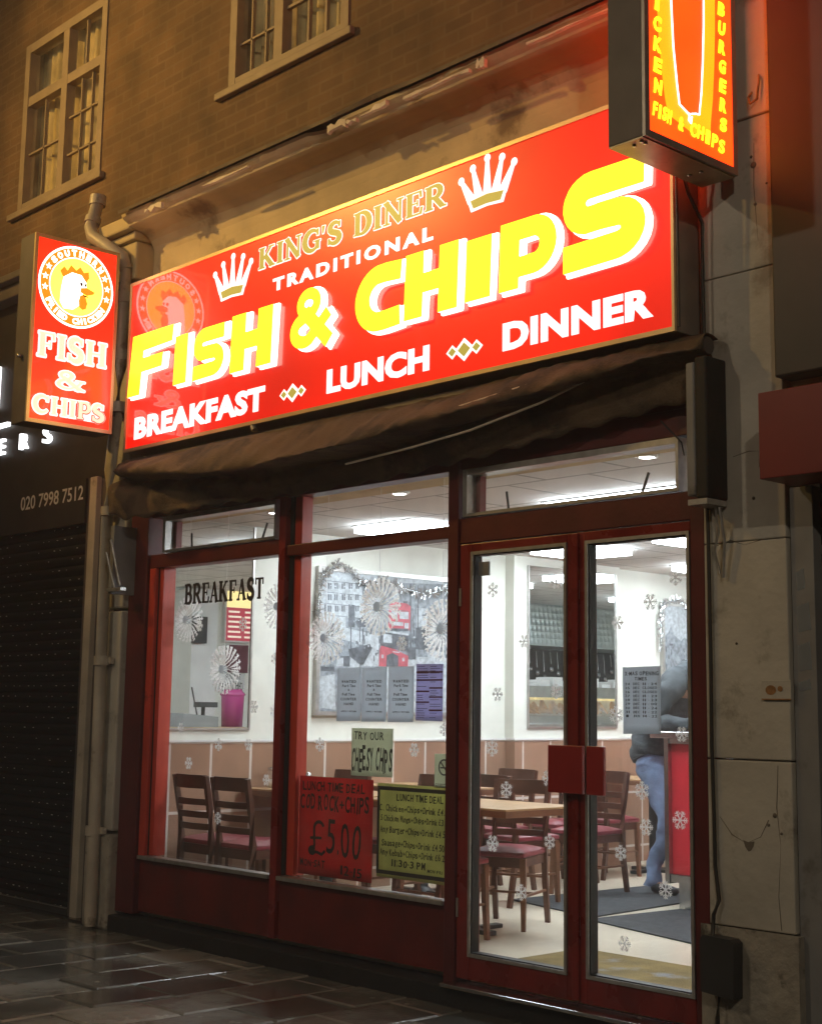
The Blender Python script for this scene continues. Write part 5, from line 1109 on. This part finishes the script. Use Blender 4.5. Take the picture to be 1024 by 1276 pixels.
# chairs
def chair(label):
    t = thing('dining_chair', label, 'chair', (0, 0, 0), 'ladder back chairs at the diner tables')
    W = .178
    MB().grid([[(-W + 2 * W * i / 8, -.19 + .40 * j / 6, .455 + .028 * (1 - abs(i / 4 - 1) ** 4) * (1 - abs(j / 3 - 1) ** 4)) for i in range(9)] for j in range(7)]).box(-W, W, -.19, .21, .425, .455).build('seat', 'vinyl', t, bevel=.008)
    MB().box(-W + .01, W - .01, -.185, -.165, .365, .424).box(-W + .01, W - .01, .175, .20, .365, .424).box(-W + .005, -W + .025, -.165, .175, .37, .424).box(W - .025, W - .005, -.165, .175, .37, .424).build('seat_frame', 'darkwood', t)
    for s_ in (-1, 1):
        MB().tube([(s_ * .165, .185, .42), (s_ * .17, .19, .2), (s_ * .175, .20, 0)], [.026, .022, .018], square=True).build('leg', 'midwood', t)
        MB().tube([(s_ * .172, -.245, 0), (s_ * .17, -.20, .25), (s_ * .168, -.19, .45), (s_ * .17, -.215, .66), (s_ * .175, -.255, .86)], [.021, .023, .025, .023, .020], square=True).build('leg', 'darkwood', t)
    for k, (z, h, y) in enumerate(((.78, .085, -.245), (.675, .04, -.226), (.595, .04, -.213), (.52, .04, -.204))):
        rows = [[(-.160 + .32 * i / 8, y - .022 * math.sin(math.pi * i / 8) + dy, z + dz) for i in range(9)] for dy, dz in ((-.008, 0), (-.010, h), (.008, h), (.010, 0), (-.008, 0))]
        MB().grid(rows, smooth=False).build('back_rail', 'darkwood', t)
    MB().tube([(-.172, -.21, .20), (-.172, .19, .20)], .010, square=True).tube([(.172, -.21, .20), (.172, .19, .20)], .010, square=True).tube([(-.172, -.20, .28), (.172, -.20, .28)], .010, square=True).tube([(-.172, .0, .20), (.172, .0, .20)], .009, square=True).build('stretcher', 'midwood', t)
    return t
def copy_tree(o, parent=None):
    c = o.copy(); COL.objects.link(c); c.parent = parent
    for ch in o.children: copy_tree(ch, c)
    return c
CH = [(-8.00, .46, 0, 'dark ladder back chair nearest the left corner of the front window'), (-7.575, .46, 2, 'dark ladder back chair second from the left in the front window'),
      (-8.04, 1.36, 180, 'ladder back chair on the far side of the window table, by the wall'), (-7.20, 1.38, 176, 'ladder back chair on the far side of the window table, behind the yellow card menu'),
      (-6.34, 1.43, 203, 'ladder back chair with a burgundy seat pulled up to the bare near table'), (-6.19, .72, 2, 'ladder back chair cut off by the left edge of the left door'),
      (-7.02, 2.25, -4, 'ladder back chair standing behind the bare near table in the left door'), (-7.62, 2.62, 180, 'ladder back chair against the tiles at the left of the left door'),
      (-7.62, 3.32, 178, 'ladder back chair below the mirror, seen past the left push plate'), (-7.05, 3.0, 184, 'ladder back chair behind the left push plate'),
      (-7.70, 3.98, 0, 'ladder back chair with a burgundy seat in the middle of the right door'), (-7.78, 5.10, 180, 'far ladder back chair behind the jeans of the person')]
c0 = chair(CH[0][3])
for k, (x, y, a, lab) in enumerate(CH):
    o = c0 if k == 0 else copy_tree(c0); o.location = (x, y, FZ); o.rotation_euler = (0, 0, R(a)); o['label'] = lab
# tables
def table(x0, x1, y0, y1, label):
    t = thing('dining_table', label, 'table', ((x0 + x1) / 2, (y0 + y1) / 2, FZ), 'wooden topped diner tables'); cx, cy = (x0 + x1) / 2, (y0 + y1) / 2
    bx(x0, x1, y0, y1, .872, .882).build('table_top', 'tabletop', t); bx(x0 + .001, x1 - .001, y0 + .001, y1 - .001, .835, .8715).build('top_edge', 'midwood', t, bevel=.003)
    for d in (0,):
        MB().tube([(cx + d, cy, .835), (cx + d, cy, .16)], .042, 16).lathe([(.12, 0), (.11, .012)], (cx + d, cy, .822), 16).build('column', 'cast', t)
        MB().box(cx + d - .03, cx + d + .03, cy - .28, cy + .28, FZ, .155).box(cx + d - .22, cx + d + .22, cy - .03, cy + .03, FZ + .001, .158).lathe([(.09, 0), (.05, .03), (.045, .06)], (cx + d, cy, .15), 16).build('base', 'cast', t, bevel=.004)
table(-8.27, -7.05, .80, 1.34, 'long table by the tiles in the left window, with sauces on it')
table(-6.95, -5.70, .74, 1.38, 'bare wooden table close behind the left door'); table(-8.27, -7.35, 1.80, 2.35, 'second wall table, behind the near table'); table(-8.16, -7.20, 4.28, 4.86, 'small table in front of the tiles in the right door')
# condiments on the left table
def at_table(x, y): return (x, y, .882)
j = thing('glass_jar', 'squat glass sugar jar with a metal lid on the window table', 'jar', (-8.16, 1.0, .882))
MB().lathe([(.0, 0), (.05, .002), (.052, .10), (.042, .115)], (-8.16, 1.0, .882), 20).build('jar', 'jar', j); MB().lathe([(0, .0), (.045, .0), (.044, .05), (0, .052)], (-8.16, 1.0, .886), 18).build('sugar', 'white', j); MB().lathe([(.044, 0), (.046, .022), (.0, .026)], (-8.16, 1.0, .997), 20).build('lid', 'steel', j)
j = thing('sauce_bottle', 'dark sauce bottle with a pale pourer on the window table', 'bottle', (-7.95, 1.08, .882))
MB().lathe([(0, 0), (.036, .002), (.038, .09), (.014, .13), (.012, .15)], (-7.95, 1.08, .882), 16).build('bottle', 'ink', j); MB().lathe([(.014, 0), (.013, .03), (.004, .06), (0, .062)], (-7.95, 1.08, 1.03), 12).build('pourer', 'white', j)
j = thing('salt_shaker', 'small pale salt shaker beside the dark sauce bottle', 'shaker', (-7.85, 1.05, .882))
MB().lathe([(0, 0), (.03, .002), (.02, .09)], (-7.85, 1.05, .882), 14).build('shaker', 'piclight', j); MB().lathe([(.02, 0), (.019, .02), (0, .03)], (-7.85, 1.05, .972), 14).build('cap', 'steel', j)
# mats
tag(MB().poly([(-7.14, 2.30), (-7.05, 3.75), (-6.34, 3.75), (-6.22, 2.08)], FZ + .002, FZ + .010).build('floor_mat', 'mat'), 'dark grey mat running beside the counter', 'mat')
tag(MB().poly([(-6.18, 1.98), (-6.10, 2.84), (-4.6, 2.84), (-4.6, 1.62), (-5.1, 1.70)], FZ + .002, FZ + .010).build('floor_mat', 'mat'), 'dark grey mat in front of the red counter', 'mat')
tag(MB().poly([(-5.42, .20), (-5.42, 1.06), (-3.95, 1.06), (-3.95, .20)], FZ + .002, FZ + .016).build('door_mat', 'coir'), 'worn brown mat just inside the glass doors', 'mat')

# counter
ct = thing('counter', 'red service counter with steel edges and a grey top', 'counter', (-5.8, 3.5, FZ))
MB().box(-6.155, -5.75, 2.825, 9.0, .36, 1.22).build('front_panel', 'counter_red', ct, bevel=.003)
MB().box(-6.19, -6.155, 2.79, 2.87, .30, 1.255).box(-6.155, -5.75, 2.80, 2.8245, 1.22, 1.255).box(-6.17, -6.1555, 2.87, 9.0, .36, .40).build('edge_trim', 'steel', ct)
MB().box(-6.13, -5.75, 2.86, 9.0, FZ, .36).box(-6.15, -5.75, 2.80, 2.85, .31, .359).build('plinth', 'steel', ct)
MB().box(-6.27, -5.75, 2.74, 4.35, 1.256, 1.30).box(-6.22, -5.4, 4.351, 9.0, 1.258, 1.298).build('worktop', 'steel', ct, bevel=.004)
MB().box(-5.748, -3.36, 2.83, 3.35, FZ, 1.18).build('side_panel', 'counter_red', ct)
MB().box(-5.748, -3.36, 2.78, 3.40, 1.181, 1.23).build('side_top', 'brass', ct)

def mir(px, py, xr, plane=XW + .008):
    P = atX(px, py, 2 * plane - xr); return Vector((xr, P.y, P.z))
# behind-counter items seen in the left mirror
P = mir(289, 903, -4.5); 
tb = thing('plastic_tub', 'magenta plastic tub with a crumpled top on the counter', 'tub', (P.x, P.y, 1.23))
MB().lathe([(0, 0), (.105, .0), (.115, .30)], (P.x, P.y, 1.231), 14, sx=1, sy=1).build('tub', 'pink', tb)
MB().lathe([(.115, 0), (.13, .02), (.10, .05), (.09, .07), (.0, .06)], (P.x, P.y, 1.531), 12).build('lid', 'pink', tb)
P = mir(240, 897, -4.6)
tl = thing('till', 'grey cash till with a raised customer display', 'till', (P.x, P.y, 1.23))
MB().poly([(P.y - .24, 1.231), (P.y + .20, 1.231), (P.y + .20, 1.33), (P.y - .20, 1.36)], -.15, .15, PXn(P.x) @ Matrix.Scale(-1, 4, (1, 0, 0)) if False else PX(P.x)).build('body', 'grey', tl)
MB().tube([(P.x, P.y + .12, 1.33), (P.x, P.y + .12, 1.42)], .02, 8).box(P.x - .1, P.x + .02, P.y + .02, P.y + .22, 1.42, 1.47).build('display', 'black', tl)
P = mir(295, 752, -3.36); P2 = mir(312, 803, -3.36); P0 = mir(277, 800, -3.36)
mn = thing('menu_board', 'lit red menu board with a yellow header on the wall behind the counter', 'menu board', (-3.36, P.y, P0.z))
bx(-3.40, -3.351, P0.y, P2.y + .5, P0.z, P0.z + .62).build('frame', 'white', mn)
bx(-3.405, -3.4005, P0.y + .02, P2.y + .48, P0.z + .02, P0.z + .38).build('menu_panel', 'e_menured', mn)
bx(-3.405, -3.4005, P0.y + .02, P2.y + .48, P0.z + .385, P0.z + .60).build('header', 'e_menu', mn)
q = MB()
for k in range(6):
    z = P0.z + .05 + k * .055
    for a in (.04, .26, .5): q.box(-3.408, -3.4055, P0.y + a, P0.y + a + q_.uniform(.08, .18), z, z + .022)
q.build('price_line', 'e_menu2', mn)
P0 = mir(286, 838, -3.36); P1 = mir(300, 804, -3.36)
pt = thing('poster', 'dark menu poster on the wall behind the till', 'poster', (-3.36, P0.y, P0.z)); bx(-3.37, -3.351, P0.y - .05, P1.y + .1, P0.z, P1.z).build('sheet', 'maroon', pt)
P0 = mir(270, 862, -3.36); P1 = mir(300, 842, -3.36)
pt = thing('poster', 'handwritten try our cheesy chips sheet facing the mirror', 'poster', (-3.36, P0.y, P0.z)); bx(-3.37, -3.351, P0.y, P1.y + .05, P0.z, P1.z + .02).build('sheet', 'flake', pt)
q = MB(); TT = Matrix(((0, 0, -1, -3.3705), (1, 0, 0, 0), (0, 1, 0, 0), (0, 0, 0, 1)))
hand(q, PXn(-3.3705), 'TRY OUR', -(P1.y + .0), -(P0.y + .1), P0.z + .14, P0.z + .2); hand(q, PXn(-3.3705), 'CHEESY CHIPS', -(P1.y + .03), -(P0.y + .02), P0.z + .02, P0.z + .11)
q.build('lettering', 'ink', pt)
# wall cabinet, cables behind counter
P0 = mir(225, 905, -3.4); P1 = mir(262, 700, -3.4)
tag(bx(-3.7, -3.352, P0.y - .1, P0.y + .22, 1.23, 2.66).build('tall_cabinet', 'white'), 'tall white cabinet behind the till', 'cabinet')
P = mir(248, 785, -3.72)
tag(bx(-3.76, -3.702, P.y - .08, P.y + .08, P.z - .14, P.z + .14).build('wall_screen', 'ink'), 'small dark screen on the tall cabinet', 'screen')

tag(MB().tube([tuple(mir(232, 770, -3.5)), tuple(mir(238, 850, -3.6)), tuple(mir(246, 893, -4.2))], .008, 6).build('cable', 'cable'), 'dark cable sagging behind the till', 'cable')
tag(MB().tube([tuple(mir(255, 740, -3.4)), tuple(mir(252, 815, -3.4)), tuple(mir(256, 885, -3.4))], .007, 6).build('cable', 'cable'), 'thin cable running down the wall behind the till', 'cable')
# hood and display case seen in the far mirror
MP = -8.2 + .008
def mi2(px, py, xr): return mir(px, py, xr, MP)
A0 = mi2(650, 806, -4.7); A1 = mi2(770, 748, -4.7)
hd = thing('extractor_hood', 'long quilted steel extractor hood above the fryers', 'hood', (-4.2, A0.y, A0.z))
hz0, hz1 = mi2(700, 806, -4.7).z, mi2(700, 748, -4.7).z
M['quilt'] = mat('quilted_steel', (.62, .70, .70), .3, metal=.55, var=.1)
n = M['quilt'].node_tree.nodes; l = M['quilt'].node_tree.links; vo = n.new('ShaderNodeTexVoronoi'); vo.inputs['Scale'].default_value = 13; vo.inputs['Randomness'].default_value = .0; tc = n.new('ShaderNodeTexCoord'); l.new(tc.outputs['Object'], vo.inputs['Vector']); b = n.new('ShaderNodeBump'); b.inputs['Strength'].default_value = 1; b.inputs['Distance'].default_value = .03; l.new(vo.outputs['Distance'], b.inputs['Height']); l.new(b.outputs[0], n['Principled BSDF'].inputs['Normal'])
MB().poly([(-4.7, hz0), (-3.4, hz0), (-3.4, hz1 + .05), (-4.5, hz1 + .05), (-4.62, hz1 - .03)], -(A1.y + 1.5), -(A0.y - .8), PF(0)).build('hood', 'quilt', hd)
fr = thing('frying_range', 'dark frying range backs under the steel hood', 'fryer', (-3.9, A0.y, FZ))
MB().box(-3.95, -3.4, A0.y - .6, A1.y + 1.4, 1.0, hz0 - .001).build('back_panel', 'black', fr)
MB().box(-4.5, -3.96, A0.y - .6, A1.y + 1.4, FZ, 1.28).build('cabinet', 'steel', fr)
q = MB()
for k in range(22): y = A0.y - .3 + k * .13; q.tube([(-4.0, y, hz0 - .03), (-4.02, y, hz0 - .18 - .05 * (k % 3))], .008, 5); q.lathe([(0, 0), (.03, .0), (.035, .06), (0, .06)], (-4.02, y, hz0 - .28 - .05 * (k % 3)), 8)
q.build('utensil', 'steel', fr)
B0 = mi2(655, 903, -5.5); B1 = mi2(767, 868, -5.5); zt = mi2(700, 868, -5.5).z
dc = thing('food_display', 'glass fronted warm food display case on the counter', 'display case', (-5.5, B0.y, 1.34))
y0, y1 = B0.y - .6, B1.y + .8
MB().box(-5.95, -5.45, y0, y1, 1.299, 1.375).box(-5.93, -5.47, y0, y1, zt + .0, zt + .10).box(-5.96, -5.94, y0, y1, zt - .02, zt - .001).build('shelf', 'steel', dc)
MB().box(-5.93, -5.925, y0, y1, 1.376, zt - .021).build('pane', 'jar', dc)
bx(-5.6, -5.5, y0 + .05, y1 - .05, zt - .04, zt - .002).build('warm_lamp', 'e_menu', dc)
bx(-5.47, -5.46, y0, y1, 1.376, zt - .001).build('back_sheet', 'white', dc)
q = MB(); fg = random.Random(12)
for k in range(46):
    y = fg.uniform(y0 + .3, y1 - .3); x = fg.uniform(-5.85, -5.6); L = fg.uniform(.06, .14); q.tube([(x, y - L, 1.40), (x + .01, y - L / 2, 1.42 + fg.uniform(0, .1)), (x, y + L, 1.41)], [.012, .035, .012], 8)
tag(q.build('fried_fish', 'e_food'), 'battered fish and chips piled in the warm display case', 'food')
q = MB()
for k in range(14): y = y0 + .25 + k * .2; q.box(-5.85, -5.6, y, y + .15, zt + .101, zt + .14 + .03 * (k % 3))
tag(q.build('takeaway_boxes', 'white'), 'stack of white takeaway boxes on top of the display case', 'boxes')
bx(-4.6, -3.8, y0, y1 + 1, 2.0, 2.05).build('warm_shelf', 'steel', fr) if False else None

# ================================================================== PERSON leaning on the counter
def skin(name, chain, m, parent=None, sub=2, root=0):
    me = bpy.data.meshes.new(name); vs = [c[0] for c in chain[0]]; rs = [c[1] for c in chain[0]]
    me.from_pydata(vs, chain[1], []); o = bpy.data.objects.new(name, me); COL.objects.link(o); me.materials.append(M[m])
    if parent: o.parent = parent
    mod = o.modifiers.new('Skin', 'SKIN'); mod.use_smooth_shade = True; mod.branch_smoothing = .4
    for i, r_ in enumerate(rs): sv = me.skin_vertices[0].data[i]; sv.radius = (r_ if isinstance(r_, tuple) else (r_, r_)); sv.use_root = (i == root)
    s_ = o.modifiers.new('Sub', 'SUBSURF'); s_.levels = sub; s_.render_levels = sub
    return o
hip = (-6.80, 3.50, 1.10); 
J = dict(pel=(-6.80, 3.50, 1.12), sp1=(-6.77, 3.50, 1.26), sp2=(-6.68, 3.50, 1.42), ch=(-6.55, 3.50, 1.58), nk=(-6.42, 3.50, 1.74), hd0=(-6.35, 3.50, 1.82), hd1=(-6.27, 3.50, 1.91),
         hL=(-6.80, 3.41, 1.06), kL=(-6.62, 3.38, .62), aL=(-6.76, 3.36, .22), fL=(-6.62, 3.36, .165), hR=(-6.78, 3.60, 1.06), kR=(-6.60, 3.64, .62), aR=(-6.70, 3.66, .22), fR=(-6.55, 3.67, .165),
         sL=(-6.46, 3.30, 1.60), eL=(-6.58, 3.16, 1.36), wL=(-6.24, 3.22, 1.335), sR=(-6.46, 3.70, 1.60), eR=(-6.50, 3.84, 1.37), wR=(-6.16, 3.74, 1.335))
keys = list(J); ix = {k: i for i, k in enumerate(keys)}
rad = dict(pel=.09, sp1=.09, sp2=.095, ch=.10, nk=.055, hd0=.07, hd1=.095, hL=.07, kL=.055, aL=.035, fL=.035, hR=.07, kR=.055, aR=.035, fR=.035, sL=.045, eL=.03, wL=.024, sR=.045, eR=.03, wR=.024)
ed = [('pel', 'sp1'), ('sp1', 'sp2'), ('sp2', 'ch'), ('ch', 'nk'), ('nk', 'hd0'), ('hd0', 'hd1'), ('pel', 'hL'), ('hL', 'kL'), ('kL', 'aL'), ('aL', 'fL'), ('pel', 'hR'), ('hR', 'kR'), ('kR', 'aR'), ('aR', 'fR'), ('ch', 'sL'), ('sL', 'eL'), ('eL', 'wL'), ('ch', 'sR'), ('sR', 'eR'), ('eR', 'wR')]
vs = [(J[k], rad[k]) for k in keys]; es = [(ix[a], ix[b]) for a, b in ed]
# hands: palm and fingers rooted at the wrists
for wk, s_ in (('wL', -1), ('wR', 1)):
    w_ = Vector(J[wk]); pm = w_ + Vector((.07, 0, -.012)); vs.append((tuple(pm), (.038, .020))); pi_ = len(vs) - 1; es.append((ix[wk], pi_))
    for k in range(4):
        o_ = (k - 1.5) * .021; L = (.075, .088, .082, .065)[k]
        a = pm + Vector((.035, o_, .0)); b = a + Vector((L * .5, o_ * .1, .004)); c = b + Vector((L * .42, o_ * .1, -.016))
        i0 = len(vs); vs += [(tuple(a), .010), (tuple(b), .009), (tuple(c), .007)]; es += [(pi_, i0), (i0, i0 + 1), (i0 + 1, i0 + 2)]
    a = w_ + Vector((.045, -s_ * .035, -.006)); b = a + Vector((.035, -s_ * .028, -.004)); i0 = len(vs); vs += [(tuple(a), .012), (tuple(b), .009)]; es += [(ix[wk], i0), (i0, i0 + 1)]
pe = skin('person', (vs, es), 'skin', sub=2); tag(pe, 'person in a grey hoodie and blue jeans leaning on the red counter', 'person')
def sub_chain(name, ks, rr2, m, extra=()):
    mp_ = {k: i for i, k in enumerate(ks)}; v2 = [(J[k], rr2[k]) for k in ks]; e2 = [(mp_[a], mp_[b]) for a, b in ed if a in mp_ and b in mp_]
    return skin(name, (v2, e2), m, pe)
wr = random.Random(17)
def limb(rings, n=28, amp=.006, fr=9, cap=True):        # rings: centre, half width across (y), half depth
    q = []; m_ = len(rings); dense = []
    for i in range(m_ - 1):
        for u in range(5):
            t = u / 5; a = [rings[max(0, i - 1)], rings[i], rings[i + 1], rings[min(m_ - 1, i + 2)]]
            f5 = lambda p0, p1, p2, p3: .5 * (2 * p1 + (p2 - p0) * t + (2 * p0 - 5 * p1 + 4 * p2 - p3) * t * t + (-p0 + 3 * p1 - 3 * p2 + p3) * t ** 3)
            dense.append((Vector([f5(*[r_[0][k] for r_ in a]) for k in range(3)]), f5(*[r_[1] for r_ in a]), f5(*[r_[2] for r_ in a])))
    dense.append((Vector(rings[-1][0]), rings[-1][1], rings[-1][2]))
    ph1, ph2 = wr.uniform(0, 6), wr.uniform(0, 6); rows = []
    for i, (c, ry, rx) in enumerate(dense):
        tg = (dense[min(i + 1, len(dense) - 1)][0] - dense[max(0, i - 1)][0]).normalized(); yv = Vector((0, 1, 0)); yv = (yv - tg * tg.dot(yv)).normalized(); xv = tg.cross(yv)
        row = []
        for k in range(n + 1):
            a = 2 * math.pi * k / n; w_ = amp * (math.sin(i * .9 + 2.3 * math.sin(a + ph1)) + .6 * math.sin(i * 1.7 + 3 * a + ph2))
            row.append(c + yv * (math.cos(a) * (ry + w_)) + xv * (math.sin(a) * (rx + w_)))
        rows.append(row)
    mb = MB().grid(rows)
    if cap: mb.add(rows[0][:-1], [tuple(range(n))]); mb.add(rows[-1][:-1], [tuple(range(n))[::-1]])
    return mb
jm = limb([((-6.81, 3.5, 1.20), .155, .115), ((-6.81, 3.5, 1.10), .17, .125), ((-6.80, 3.5, 1.0), .172, .122), ((-6.79, 3.5, .94), .14, .09)], amp=.003)
for y_, ya in ((-.092, 3.36), (.092, 3.66)):
    kx = -6.60 if y_ < 0 else -6.56; ax = -6.745 if y_ < 0 else -6.66
    o_ = limb([((-6.80, 3.5 + y_, 1.08), .086, .115), ((-6.775, 3.5 + y_, .98), .088, .11), ((-6.68, (3.5 + y_ + ya) / 2, .82), .078, .088), ((kx - .01, ya, .63), .062, .066), ((kx - .05, ya, .50), .056, .064), ((ax + .02, ya, .34), .05, .058), ((ax, ya, .19), .052, .062)], amp=.008)
    b_ = len(jm.v); jm.v += o_.v; jm.f += [[b_ + q for q in f] for f in o_.f]; jm.mi += o_.mi; jm.sm += o_.sm
jm.build('jeans', 'jeans', pe)
hm_ = limb([((-6.83, 3.5, 1.10), .18, .13), ((-6.835, 3.5, 1.15), .205, .16), ((-6.77, 3.5, 1.32), .19, .145), ((-6.68, 3.5, 1.47), .205, .145), ((-6.575, 3.5, 1.60), .225, .135), ((-6.50, 3.5, 1.69), .19, .11), ((-6.44, 3.5, 1.75), .09, .075), ((-6.41, 3.5, 1.78), .07, .06)], amp=.011)
for s_ in (-1, 1):
    o_ = limb([((-6.52, 3.5 + s_ * .12, 1.66), .10, .10), ((-6.49, 3.5 + s_ * .20, 1.62), .092, .095), ((-6.52, 3.5 + s_ * .27, 1.53), .078, .085), ((-6.57, 3.5 + s_ * .32, 1.43), .068, .075), ((-6.575, 3.5 + s_ * .335, 1.375), .064, .068), ((-6.50, 3.5 + s_ * .325, 1.355), .06, .056), ((-6.38, 3.5 + s_ * .30, 1.35), .055, .05), ((-6.27, 3.5 + s_ * .27, 1.345), .042, .038)], amp=.007)
    b_ = len(hm_.v); hm_.v += o_.v; hm_.f += [[b_ + q for q in f] for f in o_.f]; hm_.mi += o_.mi; hm_.sm += o_.sm
hm_.build('hoodie', 'hoodie', pe)
hb = skin('hood', ([((-6.60, 3.50, 1.68), .07), ((-6.53, 3.50, 1.74), .08), ((-6.46, 3.50, 1.755), .08)], [(0, 1), (1, 2)]), 'hoodie', pe)
for f_ in ('fL', 'fR'):
    x, y, z = J[f_]; skin('shoe', ([((x - .13, y, FZ + .055), (.05, .045)), ((x - .03, y, FZ + .048), (.05, .04)), ((x + .10, y, FZ + .035), (.045, .03))], [(0, 1), (1, 2)]), 'shoe', pe)
hc = Vector((-6.255, 3.5, 1.90))
hm = MB()
for k in range(260):
    a = q_.uniform(0, 2 * math.pi); e = q_.uniform(-.3, 1.4); d = Vector((-math.cos(e) * abs(math.cos(a)) * .8 - .1 * math.sin(a) ** 2, math.cos(e) * math.sin(a), math.sin(e))).normalized()
    c = hc + Vector((d.x * .115, d.y * .092, d.z * .125)); s1 = d.cross(Vector((0, 0, 1))).normalized() * .014; s2 = Vector((d.z * .5, 0, -1)).normalized() * .05
    hm.add([c - s1, c + s1, c + s1 * .6 + s2 + d * .006, c - s1 * .6 + s2 + d * .006], [(0, 1, 2, 3)])
hm.lathe([(.0, .125), (.05, .115), (.085, .08), (.100, .03), (.100, -.02), (.09, -.05)], tuple(hc + Vector((-.02, 0, 0))), 20, sx=1.1, sy=.95).build('hair', 'hair', pe)
hf = MB()
for s_ in (-1, 1):
    hf.lathe([(0, -.008), (.008, 0), (0, .008)], (-6.165, 3.5 + s_ * .033, 1.905), 8)
hf.lathe([(0, -.004), (.022, 0), (0, .004)], (-6.165, 3.5, 1.845), 10); hf.build('face_features', 'hair', pe)
MB().tube([(-6.175, 3.5, 1.905), (-6.148, 3.5, 1.875), (-6.165, 3.5, 1.868)], [.008, .014, .010], 8).build('nose', 'skin', pe)

hz = MB().box(-60, 30, -30, 30, -1.2, 9.9).build('haze', 'white'); hz.data.materials.clear()
hm_v = bpy.data.materials.new('night_mist'); hm_v.use_nodes = True; n = hm_v.node_tree.nodes; l = hm_v.node_tree.links; n.remove(n['Principled BSDF'])
pv_ = n.new('ShaderNodeVolumePrincipled'); pv_.inputs['Color'].default_value = (.9, .88, .85, 1); pv_.inputs['Density'].default_value = .007; pv_.inputs['Anisotropy'].default_value = .3
l.new(pv_.outputs[0], n['Material Output'].inputs['Volume']); hz.data.materials.append(hm_v); tag(hz, 'thin damp night mist around the added lamps', kind='stuff')

for o in list(bpy.data.objects):
    if 'o' in o: del o['o']
